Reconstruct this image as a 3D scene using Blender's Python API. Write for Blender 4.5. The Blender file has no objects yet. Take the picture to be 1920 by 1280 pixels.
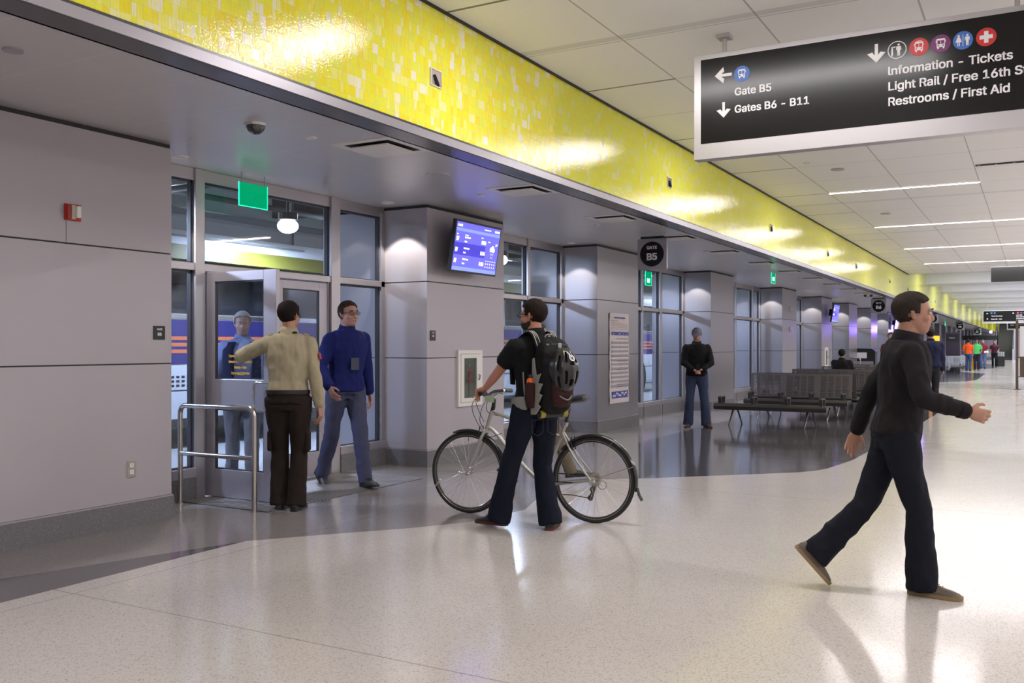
import bpy, bmesh, math, random
from math import sin, cos, pi, radians, floor
from mathutils import Vector, Matrix, noise
V = Vector
scn = bpy.context.scene
COL = scn.collection
# ---------------------------------------------------------------- camera
cd = bpy.data.cameras.new('camera'); cam = bpy.data.objects.new('camera', cd); COL.objects.link(cam)
cam.location = (0, 0, 1.42); cam.rotation_euler = (radians(90), 0, radians(29.39))
cd.sensor_width = 36; cd.lens = 32.625; cd.shift_y = 8/1920; cd.clip_end = 400
scn.camera = cam
# ---------------------------------------------------------------- world, exposure
w = bpy.data.worlds.new('world'); scn.world = w; w.use_nodes = True
w.node_tree.nodes['Background'].inputs[0].default_value = (.80, .80, 1.0, 1)
w.node_tree.nodes['Background'].inputs[1].default_value = .25
scn.view_settings.view_transform = 'Standard'; scn.view_settings.look = 'None'
scn.view_settings.exposure = 0.27; scn.view_settings.gamma = 1
scn.cycles.max_bounces = 8; scn.cycles.diffuse_bounces = 4; scn.cycles.glossy_bounces = 4
scn.cycles.transparent_max_bounces = 12; scn.cycles.use_adaptive_sampling = True
scn.cycles.sample_clamp_indirect = 6
scn.cycles.use_denoising = True
def area(name, loc, sx, sy, watt, col=(1, .96, .95), rot=(0, 0, 0), parent=None, vis=True):
    l = bpy.data.lights.new(name, 'AREA'); l.shape = 'RECTANGLE'; l.size = sx; l.size_y = sy
    l.energy = watt; l.color = col
    o = bpy.data.objects.new(name, l); COL.objects.link(o); o.location = loc; o.rotation_euler = rot
    if parent: o.parent = parent
    return o
def spot(name, loc, watt, ang, col=(1, .93, .86), rot=(0, 0, 0), blend=.25, parent=None):
    l = bpy.data.lights.new(name, 'SPOT'); l.energy = watt; l.spot_size = radians(ang); l.spot_blend = blend
    l.color = col; l.shadow_soft_size = .02
    o = bpy.data.objects.new(name, l); COL.objects.link(o); o.location = loc; o.rotation_euler = rot
    if parent: o.parent = parent
    return o
HALL_W = 62; RIGHT_FILL_W = 130; BAY_W = 215; SPOT_W = 70
# ---------------------------------------------------------------- materials
def nt(name):
    m = bpy.data.materials.new(name); m.use_nodes = True; t = m.node_tree
    return m, t, t.nodes['Principled BSDF']
def mat(name, col, rough=.5, metal=0, spec=.5, emit=None, es=1, coat=0, bump=0, bscale=200, var=0, vscale=8, aniso=None):
    m, t, p = nt(name)
    p.inputs['Base Color'].default_value = (*col, 1); p.inputs['Roughness'].default_value = rough
    p.inputs['Metallic'].default_value = metal; p.inputs['Specular IOR Level'].default_value = spec
    p.inputs['Coat Weight'].default_value = coat; p.inputs['Coat Roughness'].default_value = .08
    if emit: p.inputs['Emission Color'].default_value = (*emit, 1); p.inputs['Emission Strength'].default_value = es
    if bump or var:
        tc = t.nodes.new('ShaderNodeTexCoord'); mp = t.nodes.new('ShaderNodeMapping')
        t.links.new(tc.outputs['Object'], mp.inputs[0])
        if aniso: mp.inputs['Scale'].default_value = aniso
        if bump:
            n = t.nodes.new('ShaderNodeTexNoise'); n.inputs['Scale'].default_value = bscale; t.links.new(mp.outputs[0], n.inputs['Vector'])
            b = t.nodes.new('ShaderNodeBump'); b.inputs['Strength'].default_value = bump; b.inputs['Distance'].default_value = .01
            t.links.new(n.outputs['Fac'], b.inputs['Height']); t.links.new(b.outputs[0], p.inputs['Normal'])
        if var:
            n = t.nodes.new('ShaderNodeTexNoise'); n.inputs['Scale'].default_value = vscale; n.inputs['Detail'].default_value = 4
            t.links.new(mp.outputs[0], n.inputs['Vector'])
            mx = t.nodes.new('ShaderNodeMix'); mx.data_type = 'RGBA'; t.links.new(n.outputs['Fac'], mx.inputs[0])
            mx.inputs[6].default_value = (*[c*(1-var) for c in col], 1); mx.inputs[7].default_value = (*[min(1, c*(1+var)) for c in col], 1)
            t.links.new(mx.outputs[2], p.inputs['Base Color'])
    return m
def M_(t, op, a, b=None, c=None):
    n = t.nodes.new('ShaderNodeMath'); n.operation = op
    for i, x in enumerate((a, b, c)):
        if x is None: continue
        if isinstance(x, (int, float)): n.inputs[i].default_value = x
        else: t.links.new(x, n.inputs[i])
    return n.outputs[0]
def sepobj(t):
    tc = t.nodes.new('ShaderNodeTexCoord'); s = t.nodes.new('ShaderNodeSeparateXYZ'); t.links.new(tc.outputs['Object'], s.inputs[0])
    return tc.outputs['Object'], s.outputs[0], s.outputs[1], s.outputs[2]
def mixc(t, f, a, b):
    n = t.nodes.new('ShaderNodeMix'); n.data_type = 'RGBA'
    if isinstance(f, (int, float)): n.inputs[0].default_value = f
    else: t.links.new(f, n.inputs[0])
    for i, x in ((6, a), (7, b)):
        if isinstance(x, tuple): n.inputs[i].default_value = (*x, 1)
        else: t.links.new(x, n.inputs[i])
    return n.outputs[2]
def line(t, x, period, off, width):   # 1 near every off + k*period
    u = M_(t, 'DIVIDE', M_(t, 'SUBTRACT', x, off - period/2), period)
    fr = M_(t, 'FRACT', u)
    return M_(t, 'LESS_THAN', M_(t, 'ABSOLUTE', M_(t, 'SUBTRACT', fr, .5)), width/2/period)
def bumpn(t, h, p, strength=.3, dist=.01):
    b = t.nodes.new('ShaderNodeBump'); b.inputs['Strength'].default_value = strength; b.inputs['Distance'].default_value = dist
    t.links.new(h, b.inputs['Height']); t.links.new(b.outputs[0], p.inputs['Normal'])
def noise_n(t, vec, scale, detail=2, sc=None):
    if sc:
        mp = t.nodes.new('ShaderNodeMapping'); mp.inputs['Scale'].default_value = sc; t.links.new(vec, mp.inputs[0]); vec = mp.outputs[0]
    n = t.nodes.new('ShaderNodeTexNoise'); n.inputs['Scale'].default_value = scale; n.inputs['Detail'].default_value = detail
    t.links.new(vec, n.inputs['Vector']); return n.outputs['Fac']
def ramp(t, f, stops, interp='LINEAR'):
    r = t.nodes.new('ShaderNodeValToRGB'); r.color_ramp.interpolation = interp
    e = r.color_ramp.elements
    while len(e) < len(stops): e.new(.5)
    for k, (p_, c) in zip(e, stops): k.position = p_; k.color = (*c, 1)
    t.links.new(f, r.inputs[0]); return r.outputs[0]
def tile_mat():
    m, t, p = nt('yellow_glass_tile')
    vec, x, y, z = sepobj(t)
    row = M_(t, 'FLOOR', M_(t, 'DIVIDE', z, .074))
    wn = t.nodes.new('ShaderNodeTexWhiteNoise'); wn.noise_dimensions = '1D'; t.links.new(row, wn.inputs['W'])
    u = M_(t, 'ADD', M_(t, 'DIVIDE', y, .105), M_(t, 'MULTIPLY', wn.outputs['Value'], 9))
    cell = M_(t, 'FLOOR', u); fr = M_(t, 'FRACT', u)
    cb = t.nodes.new('ShaderNodeCombineXYZ'); t.links.new(cell, cb.inputs[0]); t.links.new(row, cb.inputs[1])
    w2 = t.nodes.new('ShaderNodeTexWhiteNoise'); w2.noise_dimensions = '3D'; t.links.new(cb.outputs[0], w2.inputs['Vector'])
    split = M_(t, 'ADD', .25, M_(t, 'MULTIPLY', w2.outputs['Value'], .7))
    sub = M_(t, 'GREATER_THAN', fr, split)
    cb2 = t.nodes.new('ShaderNodeCombineXYZ'); t.links.new(cell, cb2.inputs[0]); t.links.new(row, cb2.inputs[1]); t.links.new(M_(t, 'ADD', sub, 5.3), cb2.inputs[2])
    w3 = t.nodes.new('ShaderNodeTexWhiteNoise'); w3.noise_dimensions = '3D'; t.links.new(cb2.outputs[0], w3.inputs['Vector'])
    st = noise_n(t, vec, 1, 3, (8, 90, 9))
    f = M_(t, 'ADD', w3.outputs['Value'], M_(t, 'MULTIPLY', M_(t, 'SUBTRACT', st, .5), .55))
    col = ramp(t, f, [(0, (.80, .82, .10)), (.2, (.86, .86, .06)), (.45, (.90, .84, .035)), (.62, (.90, .74, .015)), (.76, (.90, .88, .12)), (.9, (.90, .86, .30)), (.965, (.90, .86, .66))])
    col = mixc(t, M_(t, 'MULTIPLY', M_(t, 'GREATER_THAN', y, 8.34), .45), col, (.66, .72, .03))  # greener past the joint: change of reflected light at the kink, put into colour
    eu = M_(t, 'LESS_THAN', M_(t, 'ABSOLUTE', M_(t, 'SUBTRACT', fr, split)), .02)
    e0 = M_(t, 'LESS_THAN', fr, .03); ev = M_(t, 'LESS_THAN', M_(t, 'FRACT', M_(t, 'DIVIDE', z, .074)), .035)
    g = M_(t, 'MAXIMUM', M_(t, 'MAXIMUM', eu, e0), ev)
    col = mixc(t, M_(t, 'MULTIPLY', g, .6), col, (.72, .66, .25))
    t.links.new(col, p.inputs['Base Color']); p.inputs['Roughness'].default_value = .09; p.inputs['Specular IOR Level'].default_value = .55
    h = M_(t, 'ADD', noise_n(t, vec, 70, 3), M_(t, 'MULTIPLY', w3.outputs['Value'], .15))
    bumpn(t, h, p, .13, .012)
    return m
def ceil_mat():
    m, t, p = nt('ceiling_tile'); vec, x, y, z = sepobj(t)
    lx = line(t, x, 1.2, -3.2, .016); ly = line(t, y, 1.3625, 17.25, .012)
    near = M_(t, 'LESS_THAN', x, -3.2)
    slot = M_(t, 'MULTIPLY', line(t, y, 2.725, 17.25, .035), near)
    band = line(t, y, 5.45, 7.62, .11)
    base = mixc(t, noise_n(t, vec, 60), (.85, .84, .835), (.89, .88, .875))
    c = mixc(t, M_(t, 'MULTIPLY', band, .45), base, (.48, .50, .48))
    c = mixc(t, M_(t, 'MULTIPLY', M_(t, 'MAXIMUM', lx, ly), .6), c, (.22, .21, .2))
    c = mixc(t, M_(t, 'MULTIPLY', slot, .8), c, (.08, .08, .07))
    t.links.new(c, p.inputs['Base Color']); p.inputs['Roughness'].default_value = .6
    return m
def soffit_mat():
    m, t, p = nt('perforated_soffit_panel'); vec, x, y, z = sepobj(t)
    lx = line(t, x, 1.2, -5.57, .01); ly = line(t, y, .615, 4.06, .01)
    a = M_(t, 'SUBTRACT', M_(t, 'FRACT', M_(t, 'MULTIPLY', x, 110)), .5); b = M_(t, 'SUBTRACT', M_(t, 'FRACT', M_(t, 'MULTIPLY', y, 110)), .5)
    d = M_(t, 'LESS_THAN', M_(t, 'ADD', M_(t, 'MULTIPLY', a, a), M_(t, 'MULTIPLY', b, b)), .07)
    c = mixc(t, M_(t, 'MULTIPLY', d, .6), (.68, .66, .665), (.18, .18, .18))
    c = mixc(t, M_(t, 'MULTIPLY', M_(t, 'MAXIMUM', lx, ly), .75), c, (.72, .70, .66))
    t.links.new(c, p.inputs['Base Color']); p.inputs['Metallic'].default_value = .35; p.inputs['Roughness'].default_value = .34
    return m
def terrazzo(name, base, chips, amt, rough=.13, seams=True):
    m, t, p = nt(name); vec, x, y, z = sepobj(t)
    v = t.nodes.new('ShaderNodeTexVoronoi'); v.inputs['Scale'].default_value = 190; t.links.new(vec, v.inputs['Vector'])
    s = t.nodes.new('ShaderNodeSeparateColor'); t.links.new(v.outputs['Color'], s.inputs[0])
    k = M_(t, 'LESS_THAN', s.outputs[0], amt)
    c2 = mixc(t, s.outputs[1], chips[0], chips[1])
    big = noise_n(t, vec, 1.1, 3)
    b = mixc(t, big, tuple(q*.93 for q in base), tuple(min(1, q*1.06) for q in base))
    c = mixc(t, M_(t, 'MULTIPLY', k, .5), b, c2)
    if seams:
        c = mixc(t, M_(t, 'MULTIPLY', M_(t, 'MAXIMUM', line(t, y, 5.45, 3.4, .008), line(t, x, 6.0, 1.2, .008)), .55), c, (.12, .11, .1))
    t.links.new(c, p.inputs['Base Color'])
    t.links.new(M_(t, 'ADD', rough, M_(t, 'MULTIPLY', noise_n(t, vec, 2.3, 4), .07)), p.inputs['Roughness'])
    p.inputs['Specular IOR Level'].default_value = .5
    bumpn(t, noise_n(t, vec, 3.0, 2), p, .05, .02)
    return m
def glass_mat(name='clear_glass', tint=(.86, .90, .92)):
    m = bpy.data.materials.new(name); m.use_nodes = True; t = m.node_tree; t.nodes.clear()
    o = t.nodes.new('ShaderNodeOutputMaterial'); tr = t.nodes.new('ShaderNodeBsdfTransparent'); tr.inputs[0].default_value = (*tint, 1)
    g = t.nodes.new('ShaderNodeBsdfGlossy'); g.inputs['Roughness'].default_value = .02
    ge = t.nodes.new('ShaderNodeNewGeometry'); dt = t.nodes.new('ShaderNodeVectorMath'); dt.operation = 'DOT_PRODUCT'; t.links.new(ge.outputs['Normal'], dt.inputs[0]); t.links.new(ge.outputs['Incoming'], dt.inputs[1])
    sch = M_(t, 'MULTIPLY_ADD', M_(t, 'POWER', M_(t, 'SUBTRACT', 1, M_(t, 'ABSOLUTE', dt.outputs['Value'])), 5), .9, .035); mx = t.nodes.new('ShaderNodeMixShader')
    t.links.new(sch, mx.inputs[0]); t.links.new(tr.outputs[0], mx.inputs[1]); t.links.new(g.outputs[0], mx.inputs[2]); t.links.new(mx.outputs[0], o.inputs[0])
    return m
def exitmat():
    m = bpy.data.materials.new('green_edge_lit_acrylic'); m.use_nodes = True; t = m.node_tree; t.nodes.clear()
    o = t.nodes.new('ShaderNodeOutputMaterial'); e = t.nodes.new('ShaderNodeEmission'); e.inputs[0].default_value = (0, .42, .17, 1); e.inputs[1].default_value = .75
    tr = t.nodes.new('ShaderNodeBsdfTransparent'); mx = t.nodes.new('ShaderNodeMixShader'); mx.inputs[0].default_value = .85
    t.links.new(tr.outputs[0], mx.inputs[1]); t.links.new(e.outputs[0], mx.inputs[2]); t.links.new(mx.outputs[0], o.inputs[0]); return m
TILE = tile_mat(); CEIL = ceil_mat(); SOFF = soffit_mat()
CREAM = terrazzo('cream_terrazzo', (.57, .53, .50), ((.16, .15, .14), (.34, .29, .24)), .16, .11)
GREYT = terrazzo('grey_terrazzo', (.235, .215, .21), ((.08, .08, .08), (.40, .38, .38)), .3, .10)
DARKT = terrazzo('dark_terrazzo', (.085, .078, .08), ((.03, .03, .03), (.22, .21, .22)), .25, .07)
GRANITE = terrazzo('granite_base', (.15, .143, .15), ((.05, .05, .05), (.34, .33, .36)), .38, .3, False)
PANEL = mat('grey_metal_panel', (.43, .40, .43), .40, .25, var=.03, vscale=1.2)
PANEL2 = mat('brushed_metal_panel', (.35, .335, .36), .30, .6, bump=.04, bscale=60, aniso=(1, 1, .05))
GROOVE = mat('dark_reveal', (.03, .03, .03), .7)
ALU = mat('aluminium_frame', (.46, .44, .46), .32, .75)
ALUD = mat('dark_gasket', (.035, .035, .045), .4)
DOORM = mat('door_metal', (.42, .40, .44), .36, .6)
TRIM = mat('soffit_edge_metal', (.40, .38, .42), .35, .5)
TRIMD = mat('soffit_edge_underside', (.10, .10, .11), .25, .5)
GLASS = glass_mat()
STEEL = mat('brushed_stainless_steel', (.55, .51, .47), .25, 1.0, bump=.03, bscale=300)
CHROME = mat('chrome', (.7, .7, .7), .1, 1)
BLACK = mat('black_plastic', (.012, .012, .013), .35)
BLACKM = mat('matt_black', (.01, .01, .011), .7)
WHITE = mat('white_paint', (.75, .72, .68), .4)
WPRINT = mat('white_lettering', (.85, .83, .85), .5)
SIGNB = mat('sign_black_face', (.006, .0055, .006), .2, spec=.35)
SIGNF = mat('sign_aluminium_frame', (.55, .53, .55), .33, .5)
LAMP = mat('lamp_lens', (1, 1, 1), .5, emit=(1, .95, .97), es=7)
LAMPS = mat('small_lamp_lens', (1, 1, 1), .5, emit=(1, .93, .88), es=6)
BAYLAMP = mat('bay_lamp_lens', (1, 1, 1), .5, emit=(.85, .9, 1), es=7)
EXITG = exitmat(); EXITE = mat('exit_sign_edge', (0, .4, .2), .4, emit=(.02, 1, .45), es=1.6)
EXITL = mat('exit_sign_letters', (.5, 1, .7), .4, emit=(.45, 1, .75), es=1.6)
BLUE = mat('icon_blue', (.05, .16, .55), .4); RED = mat('icon_red', (.62, .03, .03), .4); PURP = mat('icon_purple', (.19, .025, .15), .4)
YTEXT = mat('yellow_decal', (.80, .47, .03), .5)
# ---------------------------------------------------------------- mesh builder
class MB:
    def __init__(s): s.v = []; s.f = []; s.mi = []; s.cur = 0
    def add(s, vs, fs):
        b = len(s.v); s.v += [V(p) for p in vs]; s.f += [tuple(i+b for i in f) for f in fs]; s.mi += [s.cur]*len(fs); return s
    def box(s, x0, x1, y0, y1, z0, z1):
        vs = [(x, y, z) for z in (z0, z1) for y in (y0, y1) for x in (x0, x1)]
        return s.add(vs, [(0, 2, 3, 1), (4, 5, 7, 6), (0, 1, 5, 4), (2, 6, 7, 3), (0, 4, 6, 2), (1, 3, 7, 5)])
    def prism(s, poly, axis, a, b):   # poly 2D in the other two axes
        def p3(p, t):
            return {'x': (t, p[0], p[1]), 'y': (p[0], t, p[1]), 'z': (p[0], p[1], t)}[axis]
        n = len(poly); vs = [p3(p, a) for p in poly]+[p3(p, b) for p in poly]
        return s.add(vs, [tuple(range(n)), tuple(range(2*n-1, n-1, -1))]+[(i, i+n, (i+1) % n+n, (i+1) % n) for i in range(n)])
    def loft(s, pts, rad, n=12, up=None, caps=True, power=1):
        pts = [V(p) for p in pts]; m = len(pts); rings = []; pu = None
        for i, p in enumerate(pts):
            d = (pts[min(i+1, m-1)]-pts[max(i-1, 0)]).normalized()
            if pu is None:
                u = V(up) if up else (V((1, 0, 0)) if abs(d.x) < .9 else V((0, 1, 0)))
            else: u = pu
            u = (u-d*u.dot(d))
            if u.length < 1e-6: u = d.orthogonal()
            u.normalize(); w_ = d.cross(u); pu = u
            r = rad[i] if isinstance(rad, list) else rad
            rx, ry = r if isinstance(r, tuple) else (r, r)
            ring = []
            for k in range(n):
                a = 2*pi*k/n; ca, sa = cos(a), sin(a)
                if power != 1: ca = math.copysign(abs(ca)**power, ca); sa = math.copysign(abs(sa)**power, sa)
                ring.append(p+u*rx*ca+w_*ry*sa)
            rings.append(ring)
        vs = [q for r in rings for q in r]; fs = []
        for i in range(m-1):
            for k in range(n): fs.append((i*n+k, i*n+(k+1) % n, (i+1)*n+(k+1) % n, (i+1)*n+k))
        if caps:
            c0 = len(vs); vs += [pts[0], pts[-1]]
            for k in range(n):
                fs.append((c0, (k+1) % n, k)); fs.append((c0+1, (m-1)*n+k, (m-1)*n+(k+1) % n))
        return s.add(vs, fs)
    def cyl(s, a, b, r, n=16): return s.loft([a, b], r, n)
    def tube(s, pts, r, n=8, sub=1):
        return s.loft(crv(pts, sub) if sub > 1 else pts, r, n)
    def torus(s, c, R, r, axis='y', n=64, k=8, a0=0, a1=2*pi):
        full = abs(a1-a0-2*pi) < 1e-6; vs = []; fs = []; m = n if full else n+1
        for i in range(m):
            a = a0+(a1-a0)*i/n
            for j in range(k):
                b = 2*pi*j/k; rr = R+r*cos(b); o = r*sin(b)
                p = {'y': (rr*cos(a), o, rr*sin(a)), 'z': (rr*cos(a), rr*sin(a), o), 'x': (o, rr*cos(a), rr*sin(a))}[axis]
                vs.append(V(c)+V(p))
        for i in range(n):
            for j in range(k): fs.append((i*k+j, i*k+(j+1) % k, ((i+1) % m)*k+(j+1) % k, ((i+1) % m)*k+j))
        return s.add(vs, fs)
    def ell(s, c, r, n=16, m=10, rot=None):
        vs = []; fs = []
        for i in range(m+1):
            t = pi*i/m
            for k in range(n):
                a = 2*pi*k/n; p = V((r[0]*sin(t)*cos(a), r[1]*sin(t)*sin(a), r[2]*cos(t)))
                if rot: p = rot @ p
                vs.append(V(c)+p)
        for i in range(m):
            for k in range(n): fs.append((i*n+k, (i+1)*n+k, (i+1)*n+(k+1) % n, i*n+(k+1) % n))
        return s.add(vs, fs)
    def disc(s, c, r, axis='z', n=24, th=.002):
        a = V(c); d = {'x': V((1, 0, 0)), 'y': V((0, 1, 0)), 'z': V((0, 0, 1))}[axis]*th/2
        return s.loft([a-d, a+d], r, n)
    def build(s, name, m, parent=None, smooth=False, world=False, bevel=0, merge=False):
        me = bpy.data.meshes.new(name)
        off = parent.location if (parent and world) else V((0, 0, 0))
        me.from_pydata([p-off for p in s.v], [], s.f)
        for mm in (m if isinstance(m, (list, tuple)) else [m]): me.materials.append(mm)
        me.polygons.foreach_set('material_index', s.mi)
        if smooth: me.polygons.foreach_set('use_smooth', [True]*len(me.polygons))
        bm = bmesh.new(); bm.from_mesh(me)
        if smooth or merge: bmesh.ops.remove_doubles(bm, verts=bm.verts, dist=1e-5)
        bmesh.ops.recalc_face_normals(bm, faces=bm.faces); bm.to_mesh(me); bm.free()
        o = bpy.data.objects.new(name, me); COL.objects.link(o)
        if parent: o.parent = parent
        if smooth:
            try: me.set_sharp_from_angle(angle=radians(50))
            except Exception: pass
        if bevel:
            b = o.modifiers.new('bevel', 'BEVEL'); b.width = bevel; b.segments = 2; b.limit_method = 'ANGLE'
        return o
def crv(pts, sub=4):   # catmull-rom
    pts = [V(p) for p in pts]; out = []
    for i in range(len(pts)-1):
        p0 = pts[max(i-1, 0)]; p1 = pts[i]; p2 = pts[i+1]; p3 = pts[min(i+2, len(pts)-1)]
        for k in range(sub):
            t = k/sub
            out.append(.5*((2*p1)+(p2-p0)*t+(2*p0-5*p1+4*p2-p3)*t*t+(3*p1-p0-3*p2+p3)*t**3))
    out.append(pts[-1]); return out
def tag(o, label=None, cat=None, group=None, kind=None):
    for k, v in (('label', label), ('category', cat), ('group', group), ('kind', kind)):
        if v: o[k] = v
    return o
def thing(name, label, cat, loc=(0, 0, 0), rz=0, group=None, kind=None):
    o = bpy.data.objects.new(name, None); COL.objects.link(o); o.location = loc; o.rotation_euler = (0, 0, rz); o.empty_display_size = .1
    return tag(o, label, cat, group, kind)
def dup(root, loc=None, rz=None, label=None, group=None):
    def rec(o, par):
        c = o.copy(); COL.objects.link(c)
        if par: c.parent = par
        for ch in list(o.children): rec(ch, c)
        return c
    r = rec(root, None)
    if loc is not None: r.location = loc
    if rz is not None: r.rotation_euler = (0, 0, rz)
    if label: r['label'] = label
    if group: r['group'] = group
    return r
def text(s, name, size, loc, m, parent=None, face='-y', align='LEFT', bold=.0, ext=.0015, sx=1, mat4=None, sp=1):
    cu = bpy.data.curves.new(name, 'FONT'); cu.body = s.replace('I', 'l') if FONT else s   # a plain stem, without serifs
    cu.size = size; cu.align_x = align; cu.extrude = ext; cu.offset = 0 if FONT else bold*size
    cu.resolution_u = 3
    if FONT: cu.font = FONT
    cu.space_character = sp
    tmp = bpy.data.objects.new('tmp_text', cu); COL.objects.link(tmp)
    dg = bpy.context.evaluated_depsgraph_get(); me = bpy.data.meshes.new_from_object(tmp.evaluated_get(dg))
    bpy.data.objects.remove(tmp); bpy.data.curves.remove(cu)
    if FONT and bold:
        b = bmesh.new(); b.from_mesh(me); base = b.verts[:]+b.edges[:]+b.faces[:]; d = (bold*.9+.009)*size
        for k_, (ox, oy) in enumerate(((-d, -d*.6), (-d, d*.6), (d, -d*.6), (d, d*.6), (0, 0))[:4]):
            r_ = bmesh.ops.duplicate(b, geom=base)['geom']; bmesh.ops.translate(b, verts=[q for q in r_ if isinstance(q, bmesh.types.BMVert)], vec=(ox, oy, .0005*(k_+1)))
        b.to_mesh(me); b.free()
    me.materials.clear(); me.materials.append(m)
    R = {'-y': Matrix.Rotation(pi/2, 4, 'X'), '+x': Matrix.Rotation(pi/2, 4, 'Z') @ Matrix.Rotation(pi/2, 4, 'X'),
         '+y': Matrix.Rotation(pi, 4, 'Z') @ Matrix.Rotation(pi/2, 4, 'X')}[face]
    if mat4 is not None: R = mat4
    me.transform(Matrix.Translation(V(loc)) @ R @ Matrix.Diagonal((sx, 1, 1, 1)))
    if parent and mat4 is None: me.transform(Matrix.Translation(-parent.location))
    me.name = name
    o = bpy.data.objects.new(name, me); COL.objects.link(o)
    if parent: o.parent = parent
    return o
FONT = None
try:
    FONT = bpy.data.fonts.load(bpy.utils.system_resource('DATAFILES', path='fonts')+'/Inter.woff2')   # Blender's own interface font
except Exception: pass
ORD = ['first', 'second', 'third', 'fourth', 'fifth', 'sixth', 'seventh', 'eighth', 'ninth', 'tenth', 'eleventh', 'twelfth', 'thirteenth', 'fourteenth', 'fifteenth', 'sixteenth', 'seventeenth', 'eighteenth', 'nineteenth', 'twentieth', 'twenty-first', 'twenty-second', 'twenty-third', 'twenty-fourth', 'twenty-fifth']
# ================================================================ SETTING
def struct(o, label, cat): return tag(o, label, cat, kind='structure')
YE = 124.0
# floor: zones of terrazzo in one slab
B = [(-9, -4.98), (3.4, -4.98), (4.93, -5.0), (5.46, -4.6), (5.9, -4.25), (6.35, -3.97), (7.07, -3.85), (8.0, -4.15), (8.6, -4.3), (9.0, -4.1), (9.31, -3.69), (10.11, -2.86), (10.63, -2.33), (10.85, -2.19), (11.15, -2.09), (12.14, -1.97), (12.74, -1.96), (16, -1.85), (21, -1.78), (28.5, -1.95), (30, -2.5), (33, -3.9), (35, -3.9), (39, -3.6), (41, -2.4), (43, -2.1), (44.5, -2.1), (53, -2.2), (57, -4), (62, -4), (66, -2.2), (80, -2.2), (84, -4), (YE, -4)]
D = {-9: -7.2, 3.4: -5.49, 4.93: -5.0, 9.31: -3.69, 12.74: -5.05, 16: -5.1, 30: -5.1, 33: -3.9, 39: -3.6, 44.5: -5.1, 53: -5.1, 57: -4, 62: -4, 66: -5.1, 80: -5.1, 84: -4, YE: -4}
ks = sorted(D)
def Dy(y, b):
    if 4.93 <= y <= 9.31 or 33 <= y <= 39 or 57 <= y <= 62 or y >= 84: return b
    for a, c in zip(ks, ks[1:]):
        if a <= y <= c: return min(b, D[a]+(D[c]-D[a])*(y-a)/(c-a))
mb = MB()
for (y0, b0), (y1, b1) in zip(B, B[1:]):
    d0, d1 = Dy(y0, b0), Dy(y1, b1)
    if y0 == 4.93: d0 = b0
    mb.cur = 1; mb.add([(-7.2, y0, 0), (d0, y0, 0), (d1, y1, 0), (-7.2, y1, 0)], [(0, 1, 2, 3)])
    if b0-d0 > 1e-4 or b1-d1 > 1e-4: mb.cur = 2; mb.add([(d0, y0, 0), (b0, y0, 0), (b1, y1, 0), (d1, y1, 0)], [(0, 1, 2, 3)])
    mb.cur = 0; mb.add([(b0, y0, 0), (9, y0, 0), (9, y1, 0), (b1, y1, 0)], [(0, 1, 2, 3)])
mb.cur = 0; mb.box(-7.2, 9, -9, YE, -.2, -.004)
struct(mb.build('floor', [CREAM, GREYT, DARKT]), 'polished terrazzo hall floor, cream with grey and dark bands by the gates', 'floor')
mb = MB(); mb.box(-30, -7.2, -9, YE, -.2, -.002)
struct(mb.build('floor', mat('bay_concrete', (.36, .37, .37), .35, var=.12, vscale=.8)), 'pale concrete bus bay pavement beyond the glass', 'floor')
# main ceiling and soffit
mb = MB(); mb.box(-4.3, 9, -9, 38.3, 4.145, 4.3)
struct(mb.build('ceiling', CEIL), 'high white tiled ceiling over the concourse, nearer part', 'ceiling')
mb = MB(); yb = [38.3, 44.8, 51.8, 59, 66, 73, 80, 87, 94, 101, 108, 115, YE]
mb.box(-4.3, 9, 38.3, YE, 4.70, 4.8); mb.box(-4.3, 9, 38.2, 38.35, 4.145, 4.75)
for y in yb[1:]: mb.box(-4.2, 9, y, y+2.2, 4.15, 4.7)
struct(mb.build('ceiling', mat('coffer_white', (.74, .75, .80), .6)), 'far white ceiling with raised bays between deep beams', 'ceiling')
mb = MB(); mb.box(-7.2, -4.38, -9, YE, 3.07, 3.12)
struct(mb.build('ceiling', SOFF), 'low grey perforated metal soffit along the gates', 'ceiling')
# fascia
mb = MB(); mb.box(-4.36, -4.2, -9, 8.34, 3.145, 4.145)
struct(mb.build('wall_fascia', TILE), 'yellow glass tile fascia, nearest length', 'wall')
mb = MB(); mb.box(-4.36, -4.203, 8.34, 38.3, 3.145, 4.145); mb.box(-4.36, -4.2, 38.3, YE, 3.145, 4.7)
struct(mb.build('wall_fascia', TILE), 'yellow glass tile fascia running down the hall past the joint', 'wall')
mb = MB(); mb.box(-4.43, -4.19, -9, YE, 3.062, 3.125); mb.box(-4.43, -4.36, -9, YE, 3.062, 3.2)
tr = struct(mb.build('trim_1', TRIM), 'pale metal edge trim under the yellow fascia', 'trim')
mb = MB(); mb.box(-4.40, -4.205, -9, YE, 3.058, 3.063); mb.box(-4.30, -4.2, -9, YE, 3.125, 3.146); mb.build('underside', TRIMD, tr)
mb = MB(); mb.box(-4.25, -4.18, -9, 38.3, 4.125, 4.150)
struct(mb.build('trim_2', GROOVE), 'dark shadow line where fascia meets the high ceiling', 'trim')
# right and end walls
WALLP = mat('plain_wall', (.55, .53, .55), .6)
mb = MB(); mb.box(6.6, 6.8, -9, YE, 0, 4.8); struct(mb.build('wall_right', WALLP), 'plain pale wall on the far side of the hall', 'wall')
mb = MB(); mb.box(-7.6, 9, YE, YE+.2, 0, 4.8); struct(mb.build('wall_end', mat('end_wall', (.45, .38, .46), .5)), 'grey mauve wall closing the end of the hall', 'wall')
mb = MB(); mb.box(-6.2, -1.7, YE-.3, YE-.02, 3.07, 4.75)
struct(mb.build('wall_end', TILE), 'yellow tile band above the end wall', 'wall')
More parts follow.
